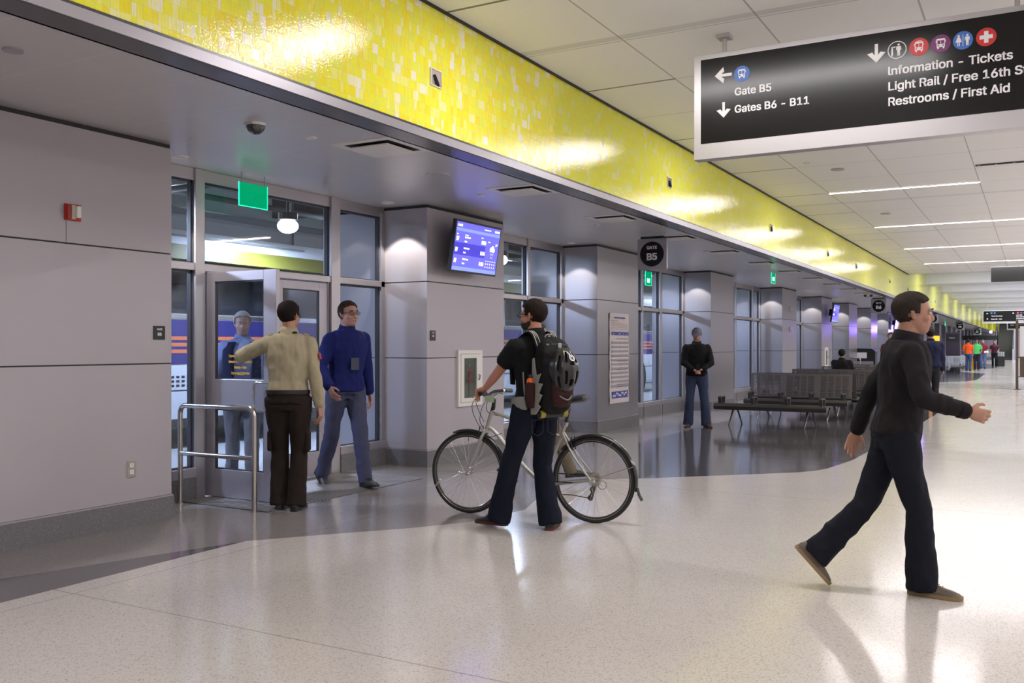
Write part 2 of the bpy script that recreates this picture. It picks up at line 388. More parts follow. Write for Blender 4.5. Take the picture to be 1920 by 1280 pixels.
# pillars / wall blocks
P = [(-9, 5.27), (8.95, 10.75), (13.79, 15.57), (19.84, 21.63), (26.44, 28.23), (31.96, 33.8), (37.2, 39.05), (42.7, 44.5)]
y = 48.2
while y < YE-3: P.append((y, y+1.8)); y += 5.5
def wall_block(i, y0, y1, m):
    nm = ['long grey panelled wall left of the gate doors', 'grey panelled pillar carrying the blue departure screen', 'brushed metal pillar with the long paper timetable'][i] if i < 3 else ORD[i]+' grey metal pillar along the gates, counted from the camera'
    x0 = -7.54 if i else -7.2
    mb = MB()
    for a, b in ((.205, 1.270), (1.281, 2.166), (2.178, 3.035)): mb.box(x0, -6.18, y0, y1, a, b)
    o = struct(mb.build('wall_left', m), nm, 'wall')
    MB().box(x0+.008, -6.188, y0+.008, y1-.008, .2, 3.068).build('reveal', GROOVE, o)
    MB().box(x0-.01, -6.165, y0-.015, y1+.015, 0, .19).build('granite_base', GRANITE, o)
    MB().box(x0-.004, -6.171, y0-.009, y1+.009, .188, .203).build('base_trim', TRIM, o)
    return o
for i, (a, b) in enumerate(P): wall_block(i, a, b, PANEL if i < 2 else PANEL2)
# glazed bays
def glazing(i, y0, y1, muls, transom, door=None, label=''):
    r = thing('door_%d' % i if door else 'window_%d' % i, label, 'door' if door else 'window', (-6.84, (y0+y1)/2, 0), 0, None, 'structure')
    g = MB(); g.box(-6.88, -6.80, y0, y1, 2.957, 3.07)
    ms = [y0]+[m_ for pair in muls for m_ in pair]+[y1]
    cells = [(ms[k], ms[k+1]) for k in range(0, len(ms), 2)]
    for a, b in muls: g.box(-6.90, -6.78, a, b, 0, 3.07)
    g.box(-6.885, -6.79, y0, y0+.05, .2, 3.0); g.box(-6.885, -6.79, y1-.07, y1, .2, 3.0)
    for (a, b) in cells:
        isd = door and abs(a-door[0]) < .01
        g.box(-6.885, -6.79, a, b, transom-.035, transom+.035)
        if not isd: g.box(-6.885, -6.77, a, b, .2, .29)
    g.build('frame', ALU, r, world=True, bevel=.004)
    k = MB(); p = MB()
    for (a, b) in cells:
        isd = door and abs(a-door[0]) < .01
        for z0, z1 in ((.29, transom-.035), (transom+.035, 2.957)):
            if isd and z0 < 1: continue
            A, Bb = max(a, y0+.05), min(b, y1-.07)
            k.box(-6.87, -6.825, A, A+.014, z0, z1); k.box(-6.87, -6.825, Bb-.022, Bb, z0, z1); k.box(-6.87, -6.825, A, Bb, z0, z0+.012); k.box(-6.87, -6.825, A, Bb, z1-.02, z1)
            pane = MB().box(-6.852, -6.846, A, Bb, z0, z1); pane.build('glass_pane', GLASS, r, world=True)
    k.build('gasket', ALUD, r, world=True)
    s = MB()
    for (a, b) in cells:
        if not (door and abs(a-door[0]) < .01): s.box(-6.93, -6.765, a, b, 0, .2)
    s.build('granite_sill', GRANITE, r, world=True)
    return r
def leaf(parent, w, both=True, handle_side=1):
    """a door leaf in the local x-z plane, hinge at x=0, thickness in y"""
    h = 2.11; e = bpy.data.objects.new('door_leaf', None); COL.objects.link(e); e.parent = parent; e.empty_display_size = .1
    mb = MB(); T = .023
    for (a, b, c, d) in ((0, .14, .01, h), (w-.155, w, .01, h), (.14, w-.155, .01, .27), (.14, w-.155, .83, 1.11), (.14, w-.155, 2.02, h)): mb.box(a, b, -T, T, c, d)
    mb.build('stile_frame', DOORM, e, bevel=.003)
    k = MB()
    for z0, z1 in ((.27, .83), (1.11, 2.02)):
        for (a, b, c, d) in ((.14, .15, z0, z1), (w-.17, w-.155, z0, z1), (.14, w-.155, z0, z0+.01), (.14, w-.155, z1-.012, z1)): k.box(a, b, -.012, .012, c, d)
        MB().box(.15, w-.165, -.003, .003, z0, z1).build('glass_pane', GLASS, e)
    k.build('gasket', ALUD, e)
    hx = w-.17; 
    for s in (-1, 1):
        pts = [(w-.06, s*T, .84), (w-.06, s*(T+.03), .835), (hx-.02, s*(T+.055), .83), (hx-.045, s*(T+.06), .855), (hx-.045, s*(T+.06), 1.06), (hx-.02, s*(T+.055), 1.09), (w-.06, s*(T+.03), 1.085), (w-.06, s*T, 1.08)]
        MB().tube(pts, .011, 10).build('pull_handle', CHROME, e, smooth=True)
    return e
d1 = glazing(1, 5.27, 8.95, [(6.06, 6.17), (7.97, 8.12)], 2.155, (6.17, 7.97), 'aluminium glazed gate entrance with one leaf standing open')
l1 = leaf(d1, .915); l1.location = (.0, 6.235-7.11, 0); l1.rotation_euler = (0, 0, 0)
l2 = leaf(d1, .86); l2.location = (0, 7.95-7.11, 0); l2.rotation_euler = (0, 0, radians(-90))
MB().box(-.03, .03, 6.175-7.11, 6.20-7.11, 0, 2.12).box(-.03, .03, 7.945-7.11, 7.965-7.11, 0, 2.12).build('door_stop', TRIM, d1)
for k_, (s_, z_) in enumerate((('Express and Regional Routes', 1.315), ('between 4:00pm and 6:00pm', 1.262), ('Monday-Friday', 1.209), ('Pay as you Exit the Bus', 1.156))):
    text(s_, 'yellow_lettering', .046, (.455, -.005, z_), YTEXT, l1, align='CENTER', bold=.0, sx=.66, mat4=Matrix.Rotation(pi/2, 4, 'X'))
MB().box(.43, .50, -.0065, -.005, 1.150, 1.154).build('underline', YTEXT, l1)
glazing(1, 10.75, 13.79, [(12.55, 12.62)], 2.155, None, 'tall window between the screen pillar and the timetable pillar')
glazing(2, 15.57, 19.84, [(17.3, 17.37), (18.32, 18.43)], 2.155, None, 'gate window wall beyond the timetable pillar')
glazing(3, 21.63, 26.44, [(23.9, 23.98), (25.6, 25.68)], 2.155, None, 'tall window beyond the standing man')
n_ = 4
for (a, b), (c, d) in zip(P[4:], P[5:]):
    w_ = c-b
    glazing(n_, b, c, [(b+w_*.6, b+w_*.6+.08)], 2.155, None, ORD[n_-1]+' window bay between far pillars, counted from the gate doors'); n_ += 1
# bus bays outside
BAYD = mat('bay_dark_deck', (.045, .043, .048), .6, var=.3, vscale=3)
mb = MB(); mb.box(-30, -7.2, -9, YE, 4.75, 4.9)
for k in range(24):
    yy = -6+k*5.4; mb.box(-15, -7.2, yy, yy+.35, 4.3, 4.75)
for xx in (-8.6, -11.8): mb.box(xx, xx+.25, -9, YE, 4.45, 4.75)
struct(mb.build('ceiling', BAYD), 'dark beamed deck over the bus bays outside', 'ceiling')
pr = tag(MB().tube([(-8.5, -9, 3.75), (-8.5, 9.7, 3.75)], .045).tube([(-9.6, 2, 3.62), (-9.6, 10.2, 3.62), (-9.6, 10.2, 4.5)], .06, 10).tube([(-12, -9, 3.9), (-12, 60, 3.9)], .05).tube([(-9.6, 9.0, 3.62), (-13, 9.0, 3.62)], .05).build('overhead_pipework', mat('pipe_grey', (.09, .09, .10), .5), smooth=True), 'dark overhead pipes under the bus bay deck', 'pipe')
mb = MB(); mb.box(-15.3, -15, -9, YE, 0, 4.75)
wf = struct(mb.build('wall_bay', mat('bay_white_wall', (.72, .76, .76), .5)), 'white far wall of the bus bay beyond the buses', 'wall')
bc = struct(MB().box(-9.5, -9.4, -9, YE, 2.70, 2.88).build('reflection_beam', mat('added_beam_white', (.66, .70, .70), .5)), 'added white beam outside, olive band painted for the yellow wall reflected in glass', 'trim')  # beam added outside; its olive band paints the yellow reflection in the glass
MB().box(-9.51, -9.39, -9, YE, 2.52, 2.705).build('reflection_band', mat('reflection_band', (.15, .145, .02), .4), bc)
MB().box(-9.40, -9.36, 7, 10.4, 2.80, 2.82).build('ledge', mat('ledge_grey', (.2, .22, .18), .5), bc)
for k in range(24): MB().box(-9.47, -9.43, -6+k*5.4, -5.95+k*5.4, 2.88, 4.75).build('added_beam_hanger', BAYD, bc)
bays_y = [4.4, 9.34, 15, 20, 26, 32, 39, 47]
for k, yy in enumerate(bays_y):
    t_ = thing('bay_ceiling_lamp', ORD[k]+' round lamp under the bus bay deck, counted from the camera', 'lamp', (-8.7, yy, 3.07), 0, 'bus bay lamps')
    MB().ell((0, 0, -.05), (.14, .14, .10)).build('lens', BAYLAMP, t_, smooth=True)
    MB().cyl((0, 0, .03), (0, 0, .12), .13).cyl((0, 0, .1), (0, 0, 1.67), .02).build('housing', BLACK, t_, smooth=True)
    area('bay_light', (0, 0, -.22), .4, .4, BAY_W, (.62, .70, 1.0), parent=t_)
    area('bay_light', (-3.0, 0, 1.0), 1.2, .3, BAY_W*.6, (.75, .85, 1.0), parent=t_)
# ================================================================ LIGHTS OF THE HALL
for k in range(-1, 20):
    yy = .9+5.45*k
    zc = 4.145
    if yy > 38.3: yy = [41.5, 48.5, 55.5, 62.5, 69.5, 76.5, 83.5, 90.5, 98, 105, 108.5, 112, 119][k-7]; zc = 4.70
    segs = [(-3.2, -.8), (3.0, 5.4)] if k in (-1, 0, 1, 2, 3) else [(-3.2, 1.6), (3.0, 5.4)]  # right line lies out of view, run stronger to fill the left wall
    for j, (x0, x1) in enumerate(segs):
        if j and k > 6: continue
        side = ['left line of', 'unseen right fill line of'][j]
        t_ = thing('linear_ceiling_light', '%s slim white ceiling light in the %s the hall, counted from behind' % (ORD[k+1], side), 'ceiling light', ((x0+x1)/2, yy, zc-.008), 0, 'recessed linear ceiling lights')
        hw = (x1-x0)/2
        MB().box(-hw, hw, -.045, .045, -.002, .006).build('diffuser', LAMP, t_)
        MB().box(-hw-.01, hw+.01, -.058, -.046, -.004, .006).box(-hw-.01, hw+.01, .046, .058, -.004, .006).build('frame', WHITE, t_)
        area('linear_light', (0, 0, -.012), hw*2, .09, (RIGHT_FILL_W if j else HALL_W*(hw/1.2))*(1 if zc < 4.5 else 2.2), (1, .96, .95) if zc < 4.5 else (.90, .92, 1), parent=t_)
# wallwash downlights in the soffit
k = 0
for i in range(len(P)-1):
    for yy in (P[i][1]+.36, P[i+1][0]-.34):
        t_ = thing('recessed_downlight', ORD[k]+' small round downlight in the gate soffit, counted from the camera' if k < 25 else 'small round downlight in the soffit at the far gates', 'downlight', (-6.49, yy, 3.07), 0, 'gate soffit downlights')
        MB().torus((0, 0, -.002), .06, .012, 'z', 24, 6).build('trim_ring', WHITE, t_, smooth=True)
        MB().disc((0, 0, .004), .052, 'z').build('lens', LAMPS, t_)
        if yy < 60: spot('downlight', (0, 0, -.02), SPOT_W, 88, parent=t_, blend=.18)
        k += 1
        if k > 24: break
    if k > 24: break
# square air diffusers in soffit
for k in range(12):
    yy = 6.19+2.45*k
    t_ = thing('square_air_diffuser', ORD[k]+' square white air diffuser in the gate soffit, counted from the camera', 'air vent', (-4.72, yy, 3.07), 0, 'soffit air diffusers')
    mb = MB()
    for (a, b, c, d) in ((-.30, .30, -.30, -.23), (-.30, .30, .23, .30), (-.30, -.23, -.23, .23), (.23, .30, -.23, .23)): mb.box(a, b, c, d, -.008, 0)
    mb.build('frame', WHITE, t_); MB().box(-.23, .23, -.23, .23, -.004, -.001).build('dark_gap', BLACKM, t_)
    MB().box(-.185, .185, -.185, .185, -.03, -.018).box(-.02, .02, -.02, .02, -.018, -.001).build('plate', WHITE, t_, bevel=.003)
# fascia wall lights
for k, yy in enumerate([6.2, 11.68, 17.1, 22.44, 26.4, 33, 38, 43.5, 49]):
    t_ = thing('fascia_spotlight', ORD[k]+' small recessed square light in the yellow fascia, counted from the camera', 'wall light', (-4.2, yy, 3.57), 0, 'fascia spotlights')
    mb = MB()
    for (a, b, c, d) in ((-.08, .08, -.07, -.062), (-.08, .08, .062, .07), (-.08, -.072, -.062, .062), (.072, .08, -.062, .062)): mb.box(-.01, .012, a, b, c, d)
    mb.build('frame', WHITE, t_); MB().box(0.0, .004, -.072, .072, -.062, .062).build('backplate', CHROME if k else mat('lamp_recess', (.72, .62, .6), .25, .5), t_)
    MB().loft([(.006, -.03, .02), (.016, .0, -.04), (.012, .03, -.055)], [(.018, .012), (.02, .012), (.012, .01)], 8).build('lamp_body', BLACK, t_, smooth=True)
# small ceiling fittings
def plate(name, label, cat, x, y, z, r, m, th=.012):
    o = MB().cyl((0, 0, 0), (0, 0, -th), r, 24).build(name, m, smooth=True); o.location = (x, y, z); return tag(o, label, cat)
plate('ceiling_speaker', 'round grey speaker cover in the soffit, nearest the camera at top left', 'speaker', -4.96, 3.14, 3.07, .055, TRIM)
plate('sprinkler_cover', 'small round white sprinkler cover just beyond the dome camera', 'sprinkler', -4.99, 5.62, 3.07, .045, WHITE)
plate('ceiling_speaker', 'large flush round speaker grille between the first two air diffusers', 'speaker', -5.03, 7.46, 3.07, .12, SOFF, .006)
plate('sprinkler_cover', 'small sprinkler cover above the departure screen', 'sprinkler', -5.27, 8.68, 3.07, .045, WHITE)
plate('sprinkler_cover', 'small sprinkler cover between screen and gate sign', 'sprinkler', -5.2, 11.6, 3.07, .045, WHITE)
plate('ceiling_speaker', 'round speaker in the high ceiling just beyond the big black sign', 'speaker', -2.65, 14.95, 4.145, .10, mat('speaker_grey', (.45, .44, .43), .6))
plate('sprinkler_cover', 'tiny sprinkler cover on high ceiling beside the big sign', 'sprinkler', -2.96, 14.2, 4.145, .05, WHITE)
plate('ceiling_speaker', 'round speaker in the high ceiling behind the first bright light line', 'speaker', -2.68, 20.43, 4.145, .10, mat('speaker_grey', (.45, .44, .43), .6))
sv = tag(MB().box(-.78, 1.6, 15.6, 15.68, 4.13, 4.146).build('slot_vent', GROOVE), 'long dark slot vent in the high ceiling at the right', 'air vent')
for j in range(10): MB().box(-.75+j*.235, -.72+j*.235, 15.6, 15.68, 4.126, 4.131).build('vent_bar', TRIM, sv)
t_ = thing('dome_camera', 'dark glass dome security camera on the soffit', 'camera', (-5.05, 5.08, 3.07))
MB().ell((0, 0, -.012), (.072, .072, .068), 24, 14).build('dome', mat('smoked_dome', (.02, .02, .025), .08, coat=1), t_, smooth=True)
MB().loft([(0, 0, 0), (0, 0, -.018)], [.085, .078], 28).build('base_ring', SIGNF, t_, smooth=True)
t_ = thing('security_camera', 'pair of dark lenses on a small box camera near the second gate sign', 'camera', (-4.6, 31.2, 3.07))
MB().box(-.16, .16, -.05, .05, -.03, 0).build('base', WHITE, t_)
for s in (-1, 1): MB().ell((s*.09, 0, -.05), (.05, .05, .05)).build('dome', BLACK, t_, smooth=True)
# entrance mat
MATG = mat('mat_bar', (.27, .25, .24), .45, .5)
mb = MB(); yy = 5.88
while yy < 8.2: mb.box(-6.76, -5.70, yy, yy+.032, 0, .006); yy += .05
o = tag(mb.build('entrance_grating_mat', MATG), 'ribbed metal entrance mat set in the floor at the open gate door', 'mat')
MB().box(-6.76, -5.70, 5.87, 8.2, 0, .0025).build('mat_tray', GROOVE, o)
# ================================================================ SIGNS
def icon_circle(name, m, c, r, par, y): MB().cyl((c[0], y, c[1]), (c[0], y-.004, c[1]), r, 36).build(name, m, par, world=True)
def arrow(c, size, ang, par, y, name='arrow'):
    pts = [(-.5, .09), (-.12, .09)]; s_ = MB(); R2 = Matrix.Rotation(ang, 2)
    def tr(poly): 
        return [(c[0]+(R2 @ V((a, b)))[0]*size, c[1]+(R2 @ V((a, b)))[1]*size) for a, b in poly]
    # arrow pointing to -x before rotation
    s_.prism(tr([(-.34, -.085), (.5, -.085), (.5, .085), (-.34, .085)]), 'y', y, y-.004)
    s_.prism(tr([(-.54, 0), (-.02, -.48), (.04, -.22), (-.24, 0)]), 'y', y, y-.0045)
    s_.prism(tr([(-.54, 0), (-.24, 0), (.04, .22), (-.02, .48)]), 'y', y, y-.005)
    s_.build(name, WPRINT, par, world=True)
def bus_icon(c, r, par, y, name='bus_symbol', hole=BLUE, red=False):
    x, z = c; q = MB(); yf = y-.0045
    q.box(x-.42*r, x+.42*r, yf-.001, yf, z-.40*r, z+.55*r)
    q.box(x-.5*r, x-.44*r, yf-.001, yf, z+.1*r, z+.4*r).box(x+.44*r, x+.5*r, yf-.001, yf, z+.1*r, z+.4*r)
    q.box(x-.36*r, x-.2*r, yf-.001, yf, z-.58*r, z-.4*r).box(x+.2*r, x+.36*r, yf-.001, yf, z-.58*r, z-.4*r)
    if red: q.box(x-.3*r, x+.0*r, yf-.001, yf, z+.55*r, z+.62*r).box(x-.05*r, x+.3*r, yf-.001, yf, z+.62*r, z+.68*r)
    q.build(name, WPRINT, par, world=True)
    h = MB(); h.box(x-.34*r, x-.03*r, yf-.002, yf-.001, z-.05*r, z+.36*r).box(x+.03*r, x+.34*r, yf-.002, yf-.001, z-.05*r, z+.36*r)
    h.box(x-.34*r, x-.18*r, yf-.002, yf-.001, z-.28*r, z-.16*r).box(x+.18*r, x+.34*r, yf-.002, yf-.001, z-.28*r, z-.16*r)
    h.build('symbol_windows', hole, par, world=True)
def man_icon(c, h, par, y, skirt=False, col=None, mb_=None):
    x, z = c; q = mb_ or MB(); yf = y-.0045
    q.cyl((x, yf, z+.40*h), (x, yf-.001, z+.40*h), .09*h, 12)
    if skirt:
        q.prism([(x-.10*h, z+.29*h), (x+.10*h, z+.29*h), (x+.24*h, z-.14*h), (x-.24*h, z-.14*h)], 'y', yf-.001, yf)
        for s_ in (-1, 1): q.box(x+s_*.06*h-.03*h, x+s_*.06*h+.03*h, yf-.0013, yf, z-.46*h, z-.13*h)
        q.build('figure_symbol', WPRINT, par, world=True); return
    q.prism([(x-.17*h, z+.28*h), (x+.17*h, z+.28*h), (x+(.2 if not skirt else .24)*h, z-.02*h), (x+.14*h, z-.02*h), (x+.12*h, z+.2*h), (x+.11*h if not skirt else x+.2*h, z-.12*h), (x+.03*h+.07*h, z-.12*h), (x+.09*h, z-.48*h), (x+.02*h, z-.48*h), (x, z-.12*h), (x-.02*h, z-.48*h), (x-.09*h, z-.48*h), (x-.1*h, z-.12*h), (x-.11*h if not skirt else x-.2*h, z-.12*h), (x-.12*h, z+.2*h), (x-.14*h, z-.02*h), (x-(.2 if not skirt else .24)*h, z-.02*h)], 'y', yf-.001, yf)
    if not mb_: q.build('figure_symbol', WPRINT, par, world=True)
Y0 = 7.95
sg = thing('hanging_wayfinding_sign', 'large black hanging sign with white lettering pointing to Gate B5 and Gates B6 - B11', 'sign', (-.3, Y0, 3.06))
mb = MB(); mb.box(-2.63, 2.0, Y0, Y0+.12, 3.06, 3.98); mb.build('sign_box', SIGNF, sg, world=True, bevel=.004)
MB().box(-2.565, 1.94, Y0-.003, Y0+.002, 3.197, 3.935).build('sign_face', SIGNB, sg, world=True)
ya = Y0-.003
for xx in (-2.37, -.115, 1.7):
    MB().cyl((xx, Y0+.06, 3.98), (xx, Y0+.06, 4.15), .019, 14).box(xx-.055, xx+.055, Y0+.0, Y0+.12, 4.11, 4.145).build('stem', SIGNF, sg, world=True)
arrow((-2.36, 3.775), .145, 0, sg, ya); arrow((-2.36, 3.475), .13, pi/2, sg, ya); arrow((-1.11, 3.775), .145, pi/2, sg, ya)
icon_circle('blue_symbol_disc', BLUE, (-2.20, 3.765), .068, sg, ya); bus_icon((-2.20, 3.765), .068, sg, ya)
text('Gate B5', 'lettering', .122, (-2.265, ya, 3.585), WPRINT, sg, bold=.012)
text('Gates B6 - B11', 'lettering', .122, (-2.265, ya, 3.435), WPRINT, sg, bold=.012)
ic = [(-.955, 'w'), (-.795, RED), (-.638, PURP), (-.482, BLUE), (-.322, RED)]
for xx, m in ic:
    if m == 'w':
        icon_circle('white_symbol_ring', WPRINT, (xx, 3.775), .07, sg, ya); MB().cyl((xx, ya-.004, 3.775), (xx, ya-.0045, 3.775), .064, 36).build('ring_centre', SIGNB, sg, world=True)
        man_icon((xx+.012, 3.775), .10, sg, ya); MB().box(xx-.042, xx-.030, ya-.006, ya-.0045, 3.73, 3.80).box(xx-.042, xx-.01, ya-.006, ya-.0045, 3.795, 3.803).build('desk_symbol', WPRINT, sg, world=True)
    else: icon_circle('symbol_disc', m, (xx, 3.775), .07, sg, ya)
bus_icon((-.795, 3.775), .07, sg, ya, 'tram_symbol', RED, True); bus_icon((-.638, 3.775), .07, sg, ya, 'bus_symbol', PURP)
man_icon((-.452, 3.775), .09, sg, ya); man_icon((-.512, 3.775), .09, sg, ya, True); MB().box(-.484, -.480, ya-.006, ya-.0045, 3.73, 3.82).build('divider', WPRINT, sg, world=True)
MB().box(-.367, -.277, ya-.006, ya-.004, 3.76, 3.79).box(-.337, -.307, ya-.0061, ya-.004, 3.73, 3.82).build('cross_symbol', WPRINT, sg, world=True)
for s_, z_ in (('Information - Tickets', 3.583), ('Light Rail / Free 16th Street', 3.460), ('Restrooms / First Aid', 3.337)):
    text(s_, 'lettering', .127, (-1.025, ya, z_), WPRINT, sg, bold=.012)
# projecting gate signs
SG = mat('gate_sign_grey', (.30, .285, .29), .4, .3)
def gate_sign(nm, x, y, label, zb=2.56, s=.46, detail=True, m=SG):
    t = thing('gate_sign', label, 'sign', (x, y, zb), 0, 'round gate number signs')
    MB().box(-s/2, s/2, 0, .05, 0, s).build('sign_box', m, t, bevel=.003)
    MB().box(-s/2+.05, s/2-.05, .0, .05, s, s+.035).build('hanger', BLACKM, t)
    MB().cyl((0, 0, s/2), (0, -.003, s/2), s*.405, 40).build('black_disc', SIGNB, t)
    G_ = mat('gate_letter', (.62, .60, .60), .5) if not bpy.data.materials.get('gate_letter') else bpy.data.materials['gate_letter']
    text('GATE', 'lettering', .088*s/.46, (x, y-.003, zb+s*.66), G_, t, align='CENTER', bold=.03)
    text(nm, 'lettering', .19*s/.46, (x, y-.003, zb+s*.31), G_, t, align='CENTER', bold=.03, sx=1.0)
    return t
gate_sign('B5', -4.98, 13.1, 'square grey sign with black disc reading GATE B5 hanging from the soffit')
gate_sign('B6', -4.62, 33.6, 'square grey sign with black disc reading GATE B6 further along the soffit', 2.52, .5)
gate_sign('B7', -4.45, 51, 'distant gate sign reading B7 above the violet glow', 2.55)
gate_sign('B8', -4.5, 71, 'distant gate sign reading B8 right of the violet glow', 2.5, .55)
gate_sign('B9', -4.5, 93, 'distant gate sign reading B9 near the end of the hall', 2.4, .6)
# exit signs
for k, (x, y0, y1, z0, z1, lab) in enumerate([(-6.56, 6.385, 6.75, 2.755, 2.975, 'glowing green edge-lit exit panel hanging over the open gate door'), (-6.56, 16.9, 17.22, 2.6, 2.86, 'green exit panel below the GATE B5 sign'), (-4.95, 20.2, 20.52, 2.78, 3.0, 'green lit EXIT panel alone on the soffit in mid hall'), (-4.9, 47.5, 47.9, 2.7, 2.98, 'green exit panel beside the GATE B7 sign'), (-4.9, 64, 64.4, 2.66, 2.96, 'small green exit panel left of the GATE B8 sign'), (-4.4, 97, 97.9, 2.45, 2.85, 'green exit panel right of the farthest gate sign')]):
    t = thing('exit_sign', lab, 'exit sign', (x, (y0+y1)/2, z0), 0, 'green exit signs')
    MB().box(x-.004, x+.004, y0, y1, z0, z1).build('acrylic_panel', EXITG, t, world=True)
    mb = MB()
    for (a, b, c, d) in ((y0-.006, y0, z0, z1), (y1, y1+.006, z0, z1), (y0-.006, y1+.006, z0-.006, z0)): mb.box(x-.005, x+.005, a, b, c, d)
    mb.build('lit_edge', EXITE, t, world=True)
    MB().cyl((x, y0+.03, z1), (x, y0+.03, 3.07), .006).cyl((x, y1-.03, z1), (x, y1-.03, 3.07), .006).build('hanger_rod', TRIM, t, world=True)
    if k: text('EXIT', 'exit_lettering', .15, (x+.005, (y0+y1)/2, z0+.05), EXITL, t, '+x', 'CENTER', bold=.02, sx=.7)
# far signs
def far_sign(x0, x1, y, z0, z1, label, lines, m=.14, top=4.7):
    t = thing('hanging_wayfinding_sign', label, 'sign', ((x0+x1)/2, y, z0))
    MB().box(x0, x1, y, y+.12, z0, z1).build('sign_box', SIGNF, t, world=True)
    MB().box(x0+.07, x1-.07, y-.004, y+.01, z0+m, z1-.06).build('sign_face', SIGNB, t, world=True)
    MB().cyl((x0+.3, y+.06, z1), (x0+.3, y+.06, top), .02).cyl((x1-.3, y+.06, z1), (x1-.3, y+.06, top), .02).build('stem', SIGNF, t, world=True)
    for (s_, x, z, sz) in lines: text(s_, 'lettering', sz, (x, y-.006, z), WPRINT, t, bold=.02)
    return t
fs = far_sign(-3.16, .6, 72, 2.95, 3.86, 'second large black hanging sign far down the hall', [('Ticket Machines', -2.62, 3.43, .13), ('Gates B5 - B11', -2.62, 3.22, .13), ('Light Rail', -1.1, 3.48, .12), ('Free 16th Street', -1.1, 3.36, .12), ('Chestnut Place / 17th', -1.1, 3.24, .12), ('Restrooms / First Aid', -1.1, 3.12, .12)])
arrow((-2.85, 3.64), .12, 0, fs, 71.99); arrow((-2.85, 3.28), .12, pi/2, fs, 71.99); arrow((-1.28, 3.66), .12, pi/2, fs, 71.99)
for xx, m in ((-1.0, RED), (-.8, PURP), (-.6, BLUE), (-2.6, BLUE), (-2.4, BLUE)): icon_circle('symbol_disc', m, (xx, 3.67), .07, fs, 71.99)
far_sign(-2.07, -.4, 90, 2.78, 3.4, 'small black sign hanging beyond the second large sign, in front of the escalator', [('Gates', -1.8, 3.15, .14)], .1)
t = thing('black_overhead_display', 'plain black box sign hanging at the right edge of the picture', 'sign', (-.5, 33.7, 3.5))
MB().box(-1.23, .5, 33.7, 33.85, 3.48, 3.96).build('display_box', BLACK, t, world=True, bevel=.01)
MB().cyl((-.8, 33.8, 3.95), (-.8, 33.8, 4.15), .02).cyl((.2, 33.8, 3.95), (.2, 33.8, 4.15), .02).build('stem', BLACK, t, world=True)
# ================================================================ THINGS ON THE WALL
def plaque(y0, y1, z0, z1, lab):
    t = thing('gate_plaque', lab, 'sign', (-6.18, (y0+y1)/2, z0))
    MB().box(-6.181, -6.172, y0, y1, z0, z1).build('plate', BLACK, t, world=True)
    text('GATE', 'lettering', .028, (-6.1715, (y0+y1)/2, z1-.034), WPRINT, t, '+x', 'CENTER', bold=.01, ext=.0005)
    text('B5', 'lettering', .045, (-6.1715, (y0+y1)/2, z1-.078), WPRINT, t, '+x', 'CENTER', bold=.02, ext=.0005)
plaque(5.09, 5.20, 1.47, 1.58, 'small black plaque GATE B5 at the end of the long left wall')
plaque(9.01, 9.12, 1.48, 1.60, 'small black plaque GATE B5 below the departure screen')
t = thing('fire_alarm_strobe', 'red fire alarm strobe high on the left wall', 'fire alarm', (-6.18, 4.36, 2.34))
MB().box(-6.18, -6.162, 4.30, 4.43, 2.34, 2.46).box(-6.165, -6.140, 4.305, 4.33, 2.35, 2.45).build('red_backplate', mat('alarm_red', (.45, .02, .015), .35), t, world=True, bevel=.003)
MB().box(-6.165, -6.14, 4.338, 4.37, 2.348, 2.452).build('sounder', mat('alarm_beige', (.5, .42, .33), .5), t, world=True, bevel=.002)
MB().box(-6.165, -6.125, 4.372, 4.408, 2.36, 2.448).build('strobe_lens', mat('strobe_clear', (.85, .85, .8), .12), t, world=True, bevel=.008)
MB().box(-6.181, -6.178, 4.318, 4.320, 2.18, 2.34).build('conduit_line', GROOVE, t, world=True)
t = thing('wall_outlet', 'metal duplex power outlet low on the left wall', 'outlet', (-6.18, 4.88, .39))
MB().box(-6.18, -6.173, 4.84, 4.92, .39, .52).build('cover_plate', STEEL, t, world=True, bevel=.002)
for z in (.43, .482):
    MB().box(-6.174, -6.170, 4.862, 4.898, z-.016, z+.016).build('socket', WHITE, t, world=True, bevel=.002)
    MB().box(-6.171, -6.1695, 4.872, 4.875, z-.004, z+.009).box(-6.171, -6.1695, 4.885, 4.888, z-.004, z+.009).build('slot', BLACK, t, world=True)
